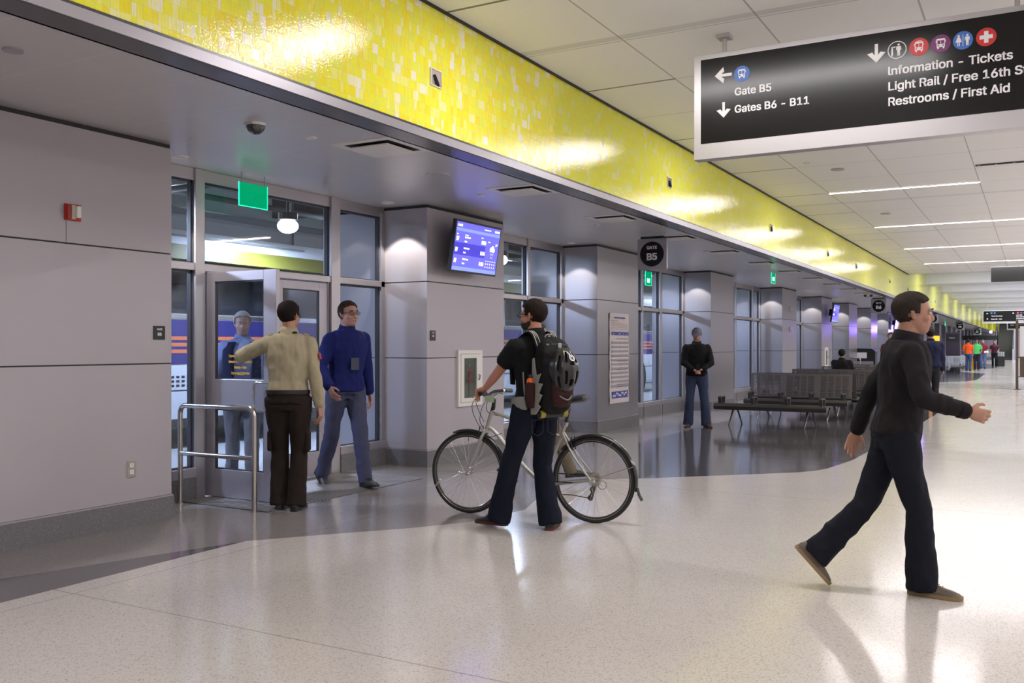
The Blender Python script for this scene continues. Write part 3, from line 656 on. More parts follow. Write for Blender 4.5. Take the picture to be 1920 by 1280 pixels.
def ext_cab(y0, lab, z0=.67, z1=1.365, w_=.565, textr=True):
    t = thing('fire_extinguisher_cabinet', lab, 'cabinet', (-6.18, y0+w_/2, z0)); y1 = y0+w_
    mb = MB()
    for (a, b, c, d) in ((y0, y1, z0, z0+.045), (y0, y1, z1-.045, z1), (y0, y0+.05, z0+.045, z1-.045), (y1-.05, y1, z0+.045, z1-.045)): mb.box(-6.18, -6.15, a, b, c, d)
    mb.build('cabinet_trim', WHITE, t, world=True)
    mb = MB(); a0, a1, b0, b1 = y0+.055, y1-.055, z0+.05, z1-.05
    for (a, b, c, d) in ((a0, a1, b0, b0+.05), (a0, a1, b1-.05, b1), (a0, a0+.07, b0+.05, b1-.05), (a1-.09, a1, b0+.05, b1-.05)): mb.box(-6.17, -6.145, a, b, c, d)
    dd = mb.build('cabinet_door', WHITE, t, world=True)
    MB().box(-6.181, -6.176, a0, a1, b0, b1).build('cabinet_back', mat('cabinet_inside', (.10, .11, .10), .5), t, world=True)
    MB().box(-6.156, -6.153, a0+.07, a1-.09, b0+.05, b1-.05).build('window_pane', glass_mat('cabinet_glass', (.75, .8, .76)), t, world=True)
    MB().tube([(-6.145, a1-.05, .99), (-6.125, a1-.05, 1.0), (-6.125, a1-.045, 1.05), (-6.145, a1-.04, 1.055)], .006).build('door_handle', BLACK, t, world=True)
    cy = (a0+.07+a1-.09)/2
    MB().cyl((-6.168, cy, z0+.10), (-6.168, cy, z0+.42), .012).build('extinguisher_body', mat('dim_red', (.12, .05, .04), .4), t, world=True)
    MB().ell((-6.166, cy, z0+.50), (.008, .018, .02)).build('brass_valve', mat('brass', (.5, .35, .08), .3, 1), t, world=True)
    if textr:
        for s_, z_, sx in (('IN', 1.125, 1), ('EMERGENCY', 1.085, .62), ('OR', 1.045, 1), ('EXTINGUISHER', .995, .62), ('USE', .955, 1)):
            text(s_, 'red_lettering', .038, (-6.152, cy, z_), mat('decal_red', (.40, .03, .03), .5) if not bpy.data.materials.get('decal_red') else bpy.data.materials['decal_red'], t, '+x', 'CENTER', bold=.03, sx=sx, ext=.0005)
ext_cab(9.585, 'white framed fire extinguisher cabinet on the screen pillar')
ext_cab(32.4, 'distant white fire extinguisher cabinet beside the seated person', textr=False)
# timetable poster
PAPER = mat('poster_paper', (.62, .56, .56), .6); PSTR = mat('poster_grey_stripe', (.33, .29, .33), .6); PBL = mat('poster_blue', (.06, .06, .30), .6); PTAN = mat('poster_tan_text', (.36, .24, .17), .6)
t = thing('timetable_poster', 'long narrow paper timetable taped to the brushed metal pillar', 'poster', (-6.18, 14.68, .44))
a, b = 14.26, 15.09
mb = MB(); n = 20; vs = []; 
for i in range(n+1):
    zz = .45+1.52*i/n; vs += [(-6.166+.004*sin(i*1.7), a+.004*sin(i), zz), (-6.166+.004*sin(i*1.1+1), b+.004*sin(i*.7), zz)]
mb.add(vs, [(2*i, 2*i+1, 2*i+3, 2*i+2) for i in range(n)])
o = mb.build('paper', PAPER, t, world=True); sm = o.modifiers.new('s', 'SOLIDIFY'); sm.thickness = .001
q = MB(); xs = -6.158
q.box(xs, xs+.001, a+.06, b-.03, 1.60, 1.655)
q.build('blue_header', PBL, t, world=True)
MB().box(xs, xs+.001, a+.08, b-.05, .535, .65).build('blue_strip_map', PBL, t, world=True)
q = MB()
for i in range(11): z = 1.49-i*.073; q.box(xs, xs+.001, a+.06, b-.03, z-.034, z)
q.build('grey_row', PSTR, t, world=True)
q = MB()
for i in range(5): q.box(xs, xs+.001, a+.05, b-(.06 if i < 4 else .3), 1.70+i*.026, 1.706+i*.026)
for i in range(8): q.box(xs, xs+.001, a+.3+i*.06, a+.33+i*.06, 1.53, 1.55)
q.box(xs, xs+.001, a+.05, a+.35, 1.838, 1.846)
q.build('text_line', PTAN, t, world=True)
q = MB()
for i in range(22):
    z = 1.50-i*.0365
    q.box(xs+.001, xs+.002, a+.065, a+.09, z-.012, z-.004); q.box(xs+.001, xs+.002, a+.43, a+.45, z-.012, z-.004)
    if i in (9, 13, 20, 21): [q.box(xs+.001, xs+.002, a+.3+j*.07, a+.33+j*.07, z-.014, z) for j in range(7)]
q.build('table_figures', mat('poster_ink', (.12, .10, .2), .6), t, world=True)
text('Union Station Transit Center Bus Schedules', 'heading', .042, (xs, (a+b)/2, 1.885), PBL, t, '+x', 'CENTER', bold=.02, sx=.78)
for x_, s_ in ((a+.12, 'Route'), (a+.36, 'Weekday'), (a+.56, 'Sat'), (a+.7, 'Sun')): text(s_, 'column_heading', .035, (xs+.001, x_, 1.615), WPRINT, t, '+x', sx=.8)
random.seed(4); q = MB()
for i in range(26): z = .55+random.random()*.06; q.box(xs+.001, xs+.002, a+.11+i*.025, a+.125+i*.025, z, z+.03)
q.build('map_marks', WPRINT, t, world=True)
# departure screens
SCB = mat('screen_blue', (.1, .1, .5), .3, emit=(.125, .115, .80), es=1.0); SCD = mat('screen_dark_blue', (.05, .05, .4), .3, emit=(.035, .022, .50), es=1.0)
SCL = mat('screen_light_blue', (.2, .3, .8), .3, emit=(.20, .27, .95), es=1.0); SCW = mat('screen_white', (.8, .8, 1), .3, emit=(.72, .74, 1), es=1.05)
def tv(y, z, lab, full=True, w_=1.05, h_=.62):
    t = thing('departure_screen', lab, 'screen', (-5.93, y, z)); t.rotation_euler = (0, radians(9), 0)
    # local: faces +x, y to the viewer's right
    MB().box(-.05, .0, -w_/2, w_/2, -h_/2, h_/2).build('screen_case', BLACK, t, bevel=.004)
    W, H = w_/2-.022, h_/2-.025
    MB().box(0, .0015, -W, W, -H, H).build('display', SCB, t)
    MB().box(-.19, -.05, -.2, .2, -.10, .13).build('wall_bracket', BLACKM, t)
    R = Matrix.Rotation(pi/2, 4, 'Z') @ Matrix.Rotation(pi/2, 4, 'X')
    def T(s_, sz, yy, zz, al='LEFT', bold=.02, sx=.7): text(s_, 'screen_text', sz, (.003, yy, zz), SCW, t, align=al, bold=bold, ext=.0002, sx=sx, mat4=R)
    MB().box(.0015, .0022, -W, .19, -.10, .045).build('dark_row', SCD, t)
    MB().box(.0015, .0022, -W, W, -H, -H+.045).box(.0015, .0022, -W, W, H-.105, H-.07).build('light_band', SCL, t)
    if not full: T('BV  8:06A', .1, -W+.05, .1); T('BV  8:16A', .1, -W+.05, -.06); return t
    T('Gate B5', .055, -W+.02, H-.052); T('08:02 AM', .05, W-.02, H-.052, 'RIGHT'); T('Thursday November 21', .028, .12, H-.045)
    T('Route', .026, -W+.02, .135); T('Destination', .026, -.30, .135); T('Departs', .026, .07, .135)
    for i, (tm, zz) in enumerate((('8:06A', .065), ('8:16A', -.065), ('8:26A', -.195))):
        T('BV', .095, -W+.02, zz, bold=.03, sx=.62); T('Boulder Transit', .04, -.30, zz+.04, sx=.62); T('Center', .04, -.30, zz-.01, sx=.62); T(tm, .085, .19, zz, 'RIGHT', bold=.035, sx=.62)
    T('Denver', .03, .24, .10); T('57\u00b0', .06, .42, .065)
    q = MB()
    for (yy, zz, r) in ((.33, .02, .03), (.365, .035, .035), (.395, .015, .026)): q.disc((.003, yy, zz), r, 'x', 16, .001)
    q.box(.0025, .0035, .31, .41, -.01, .012)
    for (yy, zz) in ((.32, -.05), (.35, -.05), (.38, -.05), (.335, -.09), (.365, -.09)): q.prism([(yy, zz), (yy+.006, zz), (yy+.016, zz+.025), (yy+.010, zz+.025)], 'x', .0025, .0035)
    for i in range(5):
        yy = .225+i*.052; q.box(.0025, .0035, yy, yy+.03, -.135, -.125); q.disc((.003, yy+.015, -.165), .012, 'x', 10, .001); q.box(.0025, .0035, yy+.006, yy+.022, -.215, -.195)
    q.build('weather_symbols', SCW, t)
    return t
tv(9.655, 2.60, 'departure screen glowing blue on the pillar above the fire extinguisher cabinet')
tv(33.1, 2.52, 'distant tilted departure screen on a far pillar', False)
tv(49.2, 2.52, 'small far departure screen just beyond the GATE B6 sign', False)
for (y0, z0, z1) in ((27.3, 2.42, 2.55), (27.3, 1.83, 1.98)):
    tag(MB().box(-6.18, -6.15, y0, y0+.25, z0, z1).build('wall_plate', STEEL, bevel=.003), 'small metal plate on the fifth pillar, %s' % ('upper of two' if z0 > 2 else 'lower of two'), 'wall plate')
# railing
def railing(x0, x1, y, h, lab):
    t = thing('tubular_railing', lab, 'railing', ((x0+x1)/2, y, 0)); r = .022
    pts = [(x0, y, 0), (x0, y, h-.07)]+[(x0+.07-.07*cos(a), y, h-.07+.07*sin(a)) for a in [pi/2*k/6 for k in range(1, 7)]]+[(x1-.07+.07*sin(a), y, h-.07+.07*cos(a)) for a in [pi/2*k/6 for k in range(0, 7)]]+[(x1, y, 0)]
    MB().loft(pts, r, 20).build('bent_tube_frame', STEEL, t, world=True, smooth=True)
    MB().cyl((x0, y, .455), (x1, y, .455), r*.95, 20).build('mid_rail', STEEL, t, world=True, smooth=True)
    for x in (x0, x1): MB().cyl((x, y, 0), (x, y, .006), r*1.5, 20).build('floor_flange', STEEL, t, world=True)
railing(-6.71, -5.80, 5.82, .885, 'stainless tube railing beside the open gate door')
railing(-6.7, -5.80, 37.4, .95, 'distant stainless railing behind the benches')
# ================================================================ SEATING
BM = mat('bench_grey_metal', (.055, .05, .048), .42, .5); BMB = mat('bench_back_metal', (.115, .10, .098), .42, .5); BML = mat('bench_leg_metal', (.22, .21, .21), .3, .8)
def bench(name, lab, x0, y, back, m1=BM, m2=BMB, L=1.95, flip=1, group='metal waiting benches'):
    t = thing(name, lab, 'bench', (x0+L/2, y, 0), 0 if flip > 0 else pi, group); h = L/2
    prof = [(-.27, .355), (-.285, .33), (-.27, .275), (-.21, .262), (-.19, .275), (-.20, .325), (-.1, .345), (.15, .335), (.2, .325), (.2, .345), (.15, .362), (-.1, .372), (-.235, .38)]
    MB().prism([(a, z+.015) for a, z in prof], 'x', -h, h).build('seat', m1, t, smooth=False)
    if back:
        mb = MB(); b0, b1, zt = .20, .30, .87
        def quad(xa, xb, za, zb):
            ya, yb2 = b0+(za-.38)*.2, b0+(zb-.38)*.2
            mb.add([(xa, ya, za), (xb, ya, za), (xb, yb2, zb), (xa, yb2, zb), (xa, ya+.012, za), (xb, ya+.012, za), (xb, yb2+.012, zb), (xa, yb2+.012, zb)], [(0, 1, 2, 3), (7, 6, 5, 4), (0, 4, 5, 1), (3, 2, 6, 7), (0, 3, 7, 4), (1, 5, 6, 2)])
        quad(-h, h, .38, .42); quad(-h, h, .83, zt)
        pw = L/3
        for p_ in range(3):
            xs0 = -h+p_*pw
            quad(xs0, xs0+.06, .42, .83); quad(xs0+pw-.06, xs0+pw, .42, .83)
            cw = (pw-.12)/4
            for c in range(4):
                xa = xs0+.06+c*cw
                if c: quad(xa-.012, xa+.012, .42, .83)
                for r_ in range(15): quad(xa+(.012 if c else 0), xa+cw-(.012 if c < 3 else 0), .42+r_*.0275, .42+r_*.0275+.014)
        mb.build('perforated_backrest', m2, t)
        e = MB(); e.loft([(-h, b0, .40), (h, b0, .40)], .02, 8); e.build('back_rail', m1, t)
    for k in range(4):
        x = -h+.1+k*(L-.2)/3
        MB().prism([(-.22, .385), (-.24, .50), (-.22, .515), (.02, .515), (.04, .50), (-.0, .385), (-.02, .385), (.0, .49), (-.2, .49), (-.19, .385)], 'x', x-.03, x+.03).build('armrest', m1, t, bevel=.004)
    for k in (-1, 1):
        x = k*(h-.32)
        for s in (-1, 1): MB().loft([(x+s*.03, -.0+s*.02, .29), (x+s*.05, s*.25-.0, .0)], [(.02, .014), (.014, .010)], 10).build('leg', BML, t, smooth=True)
        MB().box(x-.05, x+.05, -.1, .1, .27, .30).build('leg_bracket', BML, t)
    return t
bench('backless_bench', 'backless dark bench nearest the camera with four armrests', -5.02, 16.55, False)
BB = [(18.45, 1, 'dark bench with perforated backs directly behind the backless bench'), (22.1, 1, 'second row of dark bench with perforated back'), (25.6, 1, 'third row of dark benches, behind the seated person'), (29.0, 1, 'fourth row of dark benches, partly behind the walking person'), (19.45, -1, 'bench standing back to back behind the first perforated bench'), (23.1, -1, 'bench standing back to back behind the second row')]
for y, f_, lab in BB: bench('perforated_bench', lab, -5.0, y, True, flip=f_)
SM1 = mat('far_bench_steel', (.20, .21, .23), .35, .7); SM2 = mat('far_bench_back', (.36, .38, .42), .35, .6)
for k, (y, x0) in enumerate([(46.5, -5.3), (53.2, -5.2), (55.2, -5.2), (62, -5.2), (95, -5.0)]):
    bench('steel_bench', 'pale steel bench in the far seating area, %s from the camera' % ORD[k], x0, y, True, SM1, SM2, L=1.95 if k < 4 else 2.6, flip=1, group='far steel benches')
# map stand right edge
t = thing('map_stand', 'brown metal map stand with white board cut by the right edge', 'information stand', (.3, 34.3, 0)); BR = mat('bronze_metal', (.09, .065, .045), .4, .5)
for x in (-.50, .9): MB().box(x-.04, x+.04, 34.26, 34.34, 0, 2.25).box(x-.10, x+.10, 34.2, 34.4, 0, .02).build('post', BR, t, world=True)
MB().box(-.46, .86, 34.28, 34.32, 2.1, 2.16).box(-.46, .86, 34.28, 34.32, 1.02, 1.07).box(-.46, .86, 34.28, 34.32, .40, .43).build('crossbar', BR, t, world=True)
MB().box(-.42, .82, 34.29, 34.31, 1.07, 2.05).build('board', mat('board_white', (.62, .62, .66), .5), t, world=True)
MB().box(-.42, .82, 34.29, 34.31, .43, 1.02).build('lower_panel', BR, t, world=True)
q = MB()
for i in range(12):
    for j in range(6): q.box(-.38+i*.1, -.35+i*.1, 34.285, 34.29, .5+j*.08, .52+j*.08)
q.build('perforation', BMB, t, world=True)
# trash / machine, kiosk, escalator
t = thing('ticket_validator', 'black machine with a white label behind the benches near gate B6', 'machine', (-5.95, 39.5, 0))
MB().prism([(-5.95-.45, 0), (-5.95+.42, 0), (-5.95+.42, 1.2), (-5.95+.3, 1.3), (-5.95-.45, 1.32)], 'y', 39.3, 39.8).build('body', BLACK, t, world=True)
MB().box(-6.35, -5.85, 39.29, 39.3, .92, 1.15).build('label', WPRINT, t, world=True); MB().box(-6.3, -5.6, 39.28, 39.3, .4, .8).build('front_panel', mat('machine_grey', (.3, .29, .35), .4), t, world=True)
t = thing('ticket_machine', 'ticket machine with an orange lit screen under the violet light', 'ticket machine', (-4.2, 49.5, 0))
MB().box(-4.55, -4.0, 49.5, 50.1, 0, 1.95).build('cabinet', mat('machine_blue', (.05, .04, .12), .4), t, world=True)
MB().box(-4.5, -4.03, 49.48, 49.5, 1.5, 1.9).build('lit_screen', mat('orange_screen', (.8, .4, .02), .4, emit=(1, .42, .02), es=1.1), t, world=True)
t = thing('tall_kiosk', 'tall dark kiosk with black header, left of the orange shirt person', 'kiosk', (-3.85, 56, 0))
MB().box(-4.25, -3.55, 56, 56.6, 0, 2.15).build('cabinet', mat('kiosk_dark', (.04, .03, .05), .4), t, world=True)
MB().box(-4.2, -3.6, 55.98, 56, 1.7, 2.05).build('header', BLACK, t, world=True)
text('Tickets', 'lettering', .13, (-4.1, 55.97, 1.82), WPRINT, t)
t = thing('violet_light_fixture', 'bright violet light high on the wall beneath the GATE B7 sign', 'light', (-5.2, 52.2, 2.3))
MB().box(-5.45, -5.3, 52.1, 52.2, 2.15, 2.42).box(-5.15, -4.95, 52.1, 52.2, 2.15, 2.42).build('lens', mat('violet_lamp', (1, 1, 1), .5, emit=(.55, .5, 1), es=9), t, world=True)
MB().box(-5.5, -4.9, 52.2, 52.4, 2.1, 3.06).build('bracket', BLACK, t, world=True)
area('violet_light', (0, -.3, 0), .5, .3, 45, (.22, .12, 1), (radians(-70), 0, 0), parent=t)
t = thing('blue_spotlight', 'small blue light at the end of the soffit', 'light', (-4.1, 112, 2.9))
MB().ell((0, 0, 0), (.16, .16, .16)).build('lens', mat('blue_lamp', (1, 1, 1), .5, emit=(.4, .45, 1), es=4), t, smooth=True); MB().cyl((0, 0, .1), (0, 0, .17), .05).build('mount', BLACK, t)
# escalator: rises away from the camera near the end of the hall
t = thing('escalator', 'steep dark escalator between white balustrades at the end of the hall', 'escalator', (-2.6, 104, 0))
q = MB(); 
for i in range(20): q.box(-3.25, -1.95, 104+i*.42, 104.5+i*.42, 0, .2+i*.23)
q.build('steps', mat('step_dark', (.05, .05, .04), .5), t, world=True)
for x in (-3.45, -1.85): MB().prism([(103.4, 0), (112.5, 0), (112.5, 4.7), (111.3, 4.7), (103.4, 1.1)], 'x', x-.06, x+.06).build('balustrade', mat('balustrade_white', (.62, .65, .75), .3), t, world=True)
for x in (-3.45, -1.85): MB().loft([(x, 103.4, 1.14), (x, 111.3, 4.69)], .05).build('handrail', BLACK, t, world=True)
t = thing('dark_doorway_display', 'long black overhead display beneath the farthest gate sign', 'sign', (-5.4, 99, 2.3))
MB().box(-6.1, -3.1, 99.5, 99.8, 1.98, 2.4).build('display_box', BLACK, t, world=True); MB().cyl((-5.8, 99.6, 2.4), (-5.8, 99.6, 3.07), .03).cyl((-3.6, 99.6, 2.4), (-4.6, 99.6, 3.07), .03).build('stem', BLACK, t, world=True)
# outside: blade sign and buses
t = thing('outdoor_gate_sign', 'dark sign reading GATE B5 seen outside through the window', 'sign', (-7.4, 12.0, 0))
MB().box(-8.05, -7.45, 12.8, 12.86, 1.95, 2.65).build('sign_plate', mat('outdoor_sign', (.05, .05, .045), .4), t, world=True)
MB().cyl((-7.75, 12.83, 2.65), (-7.75, 12.83, 4.75), .02).build('hanger', BLACK, t, world=True)
text('GATE', 'lettering', .17, (-7.75, 12.79, 2.42), WPRINT, t, align='CENTER', bold=.01); text('B5', 'lettering', .3, (-7.75, 12.79, 2.08), WPRINT, t, align='CENTER', bold=.02)
BW = mat('bus_white', (.38, .40, .42), .3, coat=.5); BBL = mat('bus_blue', (.016, .015, .10), .2, coat=.6); BOR = mat('bus_orange', (.40, .11, .04), .3, coat=.5); BGL = mat('bus_dark_glass', (.012, .013, .016), .06, coat=.5)
def bus(y0, lab, L=11.5, x=-10.2):
    t = thing('coach_bus', lab, 'bus', (x-1.3, y0+L/2, 0)); y1 = y0+L; X0 = x-2.55
    MB().box(X0, x, y0, y1, .28, 3.35).build('body', BW, t, world=True, bevel=.12)
    MB().box(x-.01, x+.012, y0+.15, y1-.15, 1.17, 1.78).box(X0+.1, x-.1, y0-.012, y0+.01, 1.0, 1.8).build('blue_band', BBL, t, world=True)
    mb = MB()
    for z in (1.32, 1.41, 1.50): mb.box(x+.008, x+.016, y0+.15, y1-.15, z, z+.05)
    mb.build('orange_stripe', BOR, t, world=True)
    k = 0; yy = y0+.3
    while yy+1.5 < y1:
        MB().box(x-.01, x+.014, yy, yy+1.45, 1.86, 2.85).build('side_window', BGL, t, world=True, bevel=.02); yy += 1.53
    MB().box(X0+.15, x-.15, y0-.015, y0+.02, 1.65, 3.0).build('windscreen', BGL, t, world=True)
    MB().box(x-.005, x+.01, y0+.15, y1-.15, 1.79, 1.85).build('metal_strip', CHROME, t, world=True)
    for s_ in (y0+2.2, y1-3.2):
        w_ = MB().cyl((x-.28, s_, .5), (x+.015, s_, .5), .5, 32).build('wheel', BLACK, t, world=True, smooth=True)
        MB().cyl((x+.005, s_, .5), (x+.03, s_, .5), .27, 24).build('hub', CHROME, w_ if False else t, world=True)
    mb = MB()
    for i in range(9):
        for j in range(3): mb.box(x-.002, x+.006, y0+4.3+i*.09, y0+4.35+i*.09, .86+j*.06, .89+j*.06)
    mb.build('vent_slots', BLACKM, t, world=True)
    MB().box(x-.004, x+.004, y0+.2, y1-.2, .80, .815).box(x-.004, x+.02, y0+4.0, y1-3.8, .30, .42).box(x-.002, x+.006, y0+4.8, y0+5.2, 1.0, 1.12).build('skirt_line', BLACKM, t, world=True)
    MB().box(x+.0, x+.01, y1-1.1, y1-.4, .5, .62).build('tail_light', RED, t, world=True)
    return t
bus(4.3, 'blue and white bus with orange stripes parked right outside the gate doors')
bus(17.5, 'second bus with blue and orange stripes seen through the far gate window')
# ================================================================ BICYCLE
FR = mat('bike_frame_silver', (.46, .45, .41), .28, .55, coat=.3, var=.05, vscale=20); TYRE = mat('tyre_rubber', (.012, .012, .012), .6, bump=.3, bscale=400); RIM = mat('rim_dark', (.05, .05, .05), .3, .6)
FEND = mat('fender_black', (.01, .01, .011), .15, coat=.6)
bk = thing('bicycle', 'silver hybrid bicycle with black mudguards held by the man with the backpack', 'bicycle', (-3.081, 6.803, 0), radians(185.74))
def rotz(o, a): o.rotation_euler = (0, a, 0)
def wheel(xc, label, rear):
    w_ = bpy.data.objects.new('wheel', None); COL.objects.link(w_); w_.parent = bk; w_.location = (xc, 0, .347); w_.empty_display_size = .1; w_['label'] = label
    MB().torus((0, 0, 0), .329, .0185, 'y', 96, 12).build('tyre', TYRE, w_, smooth=True)
    m_ = MB()
    m_.torus((0, 0, 0), .306, .0075, 'y', 96, 8); m_.torus((0, .006, 0), .311, .006, 'y', 96, 8); m_.torus((0, -.006, 0), .311, .006, 'y', 96, 8)
    m_.build('rim', RIM, w_, smooth=True)
    MB().torus((0, .0125, 0), .3145, .0025, 'y', 96, 6).torus((0, -.0125, 0), .3145, .0025, 'y', 96, 6).torus((0, .0085, 0), .300, .0018, 'y', 96, 6).build('braking_track', STEEL, w_, smooth=True)
    MB().loft([(0, -.05, 0), (0, -.035, 0), (0, -.03, 0), (0, -.028, 0), (0, .028, 0), (0, .03, 0), (0, .035, 0), (0, .05, 0)], [.010, .010, .025, .014, .014, .025, .010, .008], 20).build('hub', CHROME, w_, smooth=True)
    sp0 = None
    for k in range(32):
        a = 2*pi*k/32; s = 1 if k % 2 else -1; tw = .42*(1 if (k//2) % 2 else -1)
        q = MB().loft([(.022*cos(a+tw*3), s*.03, .022*sin(a+tw*3)), (.303*cos(a), s*.004, .303*sin(a))], .0011, 5)
        q.build('spoke', STEEL, w_)
    MB().cyl((0, 0, .299), (0, 0, .262), .003, 8).build('valve', BLACK, w_)
    return w_
wf_ = wheel(1.118, 'front wheel', False); wr_ = wheel(0, 'rear wheel', True)
q = MB().loft([(-.262, .02, -.075), (-.215, .02, -.135)], [(.004, .018), (.004, .018)], 10).build('white_reflector', mat('reflector_clear', (.55, .52, .46), .3), wf_)
q.location = (.52, 0, 0)
BBx, BBz = .44, .285
ST = (.235, 0, .80); HT0 = (.945, 0, .705); HT1 = (.893, 0, .875)
f_ = MB()
f_.loft([(BBx, 0, BBz), ST], .0165, 14)
f_.loft(crv([(.93, 0, .735), (.87, 0, .70), (.74, 0, .56), (.60, 0, .42), (BBx, 0, BBz)], 5), [(.021, .018)]*21, 14)
f_.loft(crv([HT1, (.80, 0, .838), (.55, 0, .765), (.275, 0, .675)], 4), [(.017, .016)]*13, 14)
f_.loft([HT0, HT1], .021, 16); f_.loft([HT0, V(HT0).lerp(V(HT1), .06)], .025, 16)
f_.cyl((BBx, -.036, BBz), (BBx, .036, BBz), .022)
for s in (-1, 1):
    f_.loft(crv([(BBx-.02, s*.03, BBz), (.30, s*.042, .30), (.02, s*.062, .345)], 4), [.0105]*9, 12)
    f_.loft(crv([(.262, s*.018, .715), (.16, s*.048, .545), (.005, s*.064, .350)], 4), [.0095]*9, 12)
    f_.box(-.02, .02, s*.062-.004, s*.062+.004, .328, .368)
f_.build('frame', FR, bk, smooth=True)
MB().box(.16, .30, .066, .0675, .318, .326).build('frame_lettering', BLACK, bk)
fk = MB()
for s in (-1, 1): fk.loft(crv([(.955, s*.035, .695), (.985, s*.052, .62), (1.03, s*.056, .51), (1.112, s*.056, .352)], 4), [(.014, .017)]*5+[(.012, .013)]*4+[(.009, .009)]*4, 12); fk.ell((.958, s*.028, .70), (.02, .02, .022))
fk.cyl((.955, -.04, .70), (.955, .04, .70), .016).cyl((.955, 0, .70), HT0, .017)
fk.build('fork', FR, bk, smooth=True)
MB().cyl((1.118, .05, .347), (1.118, .09, .347), .007).loft([(1.118, .085, .347), (1.165, .095, .362)], .006).build('quick_release', CHROME, bk, smooth=True)
# mudguards
def guard(xc, a0, a1, name='mudguard'):
    n = 30; vs = []; fs = []; prof = [(-.028, -.014), (-.024, -.004), (-.012, .004), (0, .007), (.012, .004), (.024, -.004), (.028, -.014)]
    for i in range(n+1):
        a = a0+(a1-a0)*i/n
        for (yy, rr) in prof: r = .362+rr; vs.append((xc+r*cos(a), yy, .347+r*sin(a)))
    k = len(prof)
    for i in range(n):
        for j in range(k-1): fs.append((i*k+j, i*k+j+1, (i+1)*k+j+1, (i+1)*k+j))
    o = MB().add(vs, fs).build(name, FEND, bk, smooth=True); s = o.modifiers.new('s', 'SOLIDIFY'); s.thickness = .002; return o
guard(0, radians(40), radians(192)); guard(1.118, radians(68), radians(200))
MB().loft([(-.362, 0, .30), (-.375, 0, .25), (-.40, 0, .205)], [(.006, .03), (.006, .034), (.004, .036)], 10).build('mud_flap', BLACKM, bk)
stq = MB()
for a in (radians(118), radians(160)):
    for s in (-1, 1): stq.loft([(-.005, s*.066, .35), (.365*cos(a), s*.03, .347+.365*sin(a))], .0022, 6)
stq.build('mudguard_stay', STEEL, bk)
# brakes
for (x, z, n) in ((.995, .69, 'front_brake'), (.175, .64, 'rear_brake')):
    b_ = MB()
    for s in (-1, 1): b_.loft([(x-.01, s*.03, z-.06), (x+.005, s*.044, z), (x-.0, s*.032, z+.05)], [.008, .006, .005], 8).box(x-.03, x+.03, s*.018-.005, s*.018+.005, z-.025, z-.010)
    b_.cyl((x, -.035, z+.05), (x, .035, z+.05), .003, 6); b_.build(n, BLACK, bk, smooth=True)
# drivetrain
cr = MB()
cr.torus((BBx, -.05, BBz), .085, .006, 'y', 48, 6); cr.torus((BBx, -.045, BBz), .065, .005, 'y', 48, 6)
for k in range(5): a = 2*pi*k/5; cr.loft([(BBx, -.05, BBz), (BBx+.082*cos(a), -.05, BBz+.082*sin(a))], .007, 6)
cr.build('chainring', BLACK, bk, smooth=True)
ca = radians(-112)
for s, aa in ((-1, ca+pi), (1, ca)):
    e = V((BBx+.17*cos(aa), s*.075, BBz+.17*sin(aa)))
    MB().loft([(BBx, s*.055, BBz), e], [(.012, .008), (.009, .007)], 8).build('crank_arm', BLACK, bk)
    p_ = MB().cyl(e, e+V((0, s*.1, 0)), .006)
    for d in (-1, 1): p_.box(e.x+d*.032-.006, e.x+d*.032+.006, min(e.y+s*.02, e.y+s*.105), max(e.y+s*.02, e.y+s*.105), e.z-.012, e.z+.012)
    p_.box(e.x-.035, e.x+.035, min(e.y+s*.02, e.y+s*.03), max(e.y+s*.02, e.y+s*.03), e.z-.011, e.z+.011).box(e.x-.035, e.x+.035, min(e.y+s*.095, e.y+s*.105), max(e.y+s*.095, e.y+s*.105), e.z-.011, e.z+.011)
    p_.build('pedal', BLACK, bk)
cs = MB()
for i, r in enumerate((.058, .051, .044, .037, .030)): cs.torus((0, -.022-i*.005, .347), r, .0025, 'y', 40, 6); cs.disc((0, -.022-i*.005, .347), r*.8, 'y', 24, .0015)
cs.build('cassette', STEEL, bk, smooth=True)
ch = MB(); y_ = -.048
ch.loft([(BBx, y_, BBz+.086), (.2, y_+.004, .375), (0, -.036, .388)], .0042, 6); ch.loft([(BBx-.01, y_, BBz-.086), (.2, y_, .205), (.035, -.036, .188)], .0042, 6)
ch.loft([(.05, -.036, .20), (.025, -.036, .245), (.02, -.036, .295)], .0042, 6)
ch.build('chain', mat('chain_dark', (.04, .035, .03), .4, .8), bk)
dr = MB(); dr.loft([(-.005, -.06, .325), (.015, -.055, .28), (.032, -.04, .19)], [(.016, .010), (.018, .010), (.014, .006)], 10)
dr.torus((.022, -.036, .262), .018, .006, 'y', 20, 6); dr.torus((.040, -.036, .193), .018, .006, 'y', 20, 6); dr.disc((.04, -.036, .193), .014, 'y', 16, .006)
dr.build('derailleur', mat('derailleur_grey', (.12, .11, .10), .4, .6), bk, smooth=True)
MB().torus((-.055, -.05, .30), .035, .0025, 'y', 24, 6).build('cable_loop', BLACK, bk)
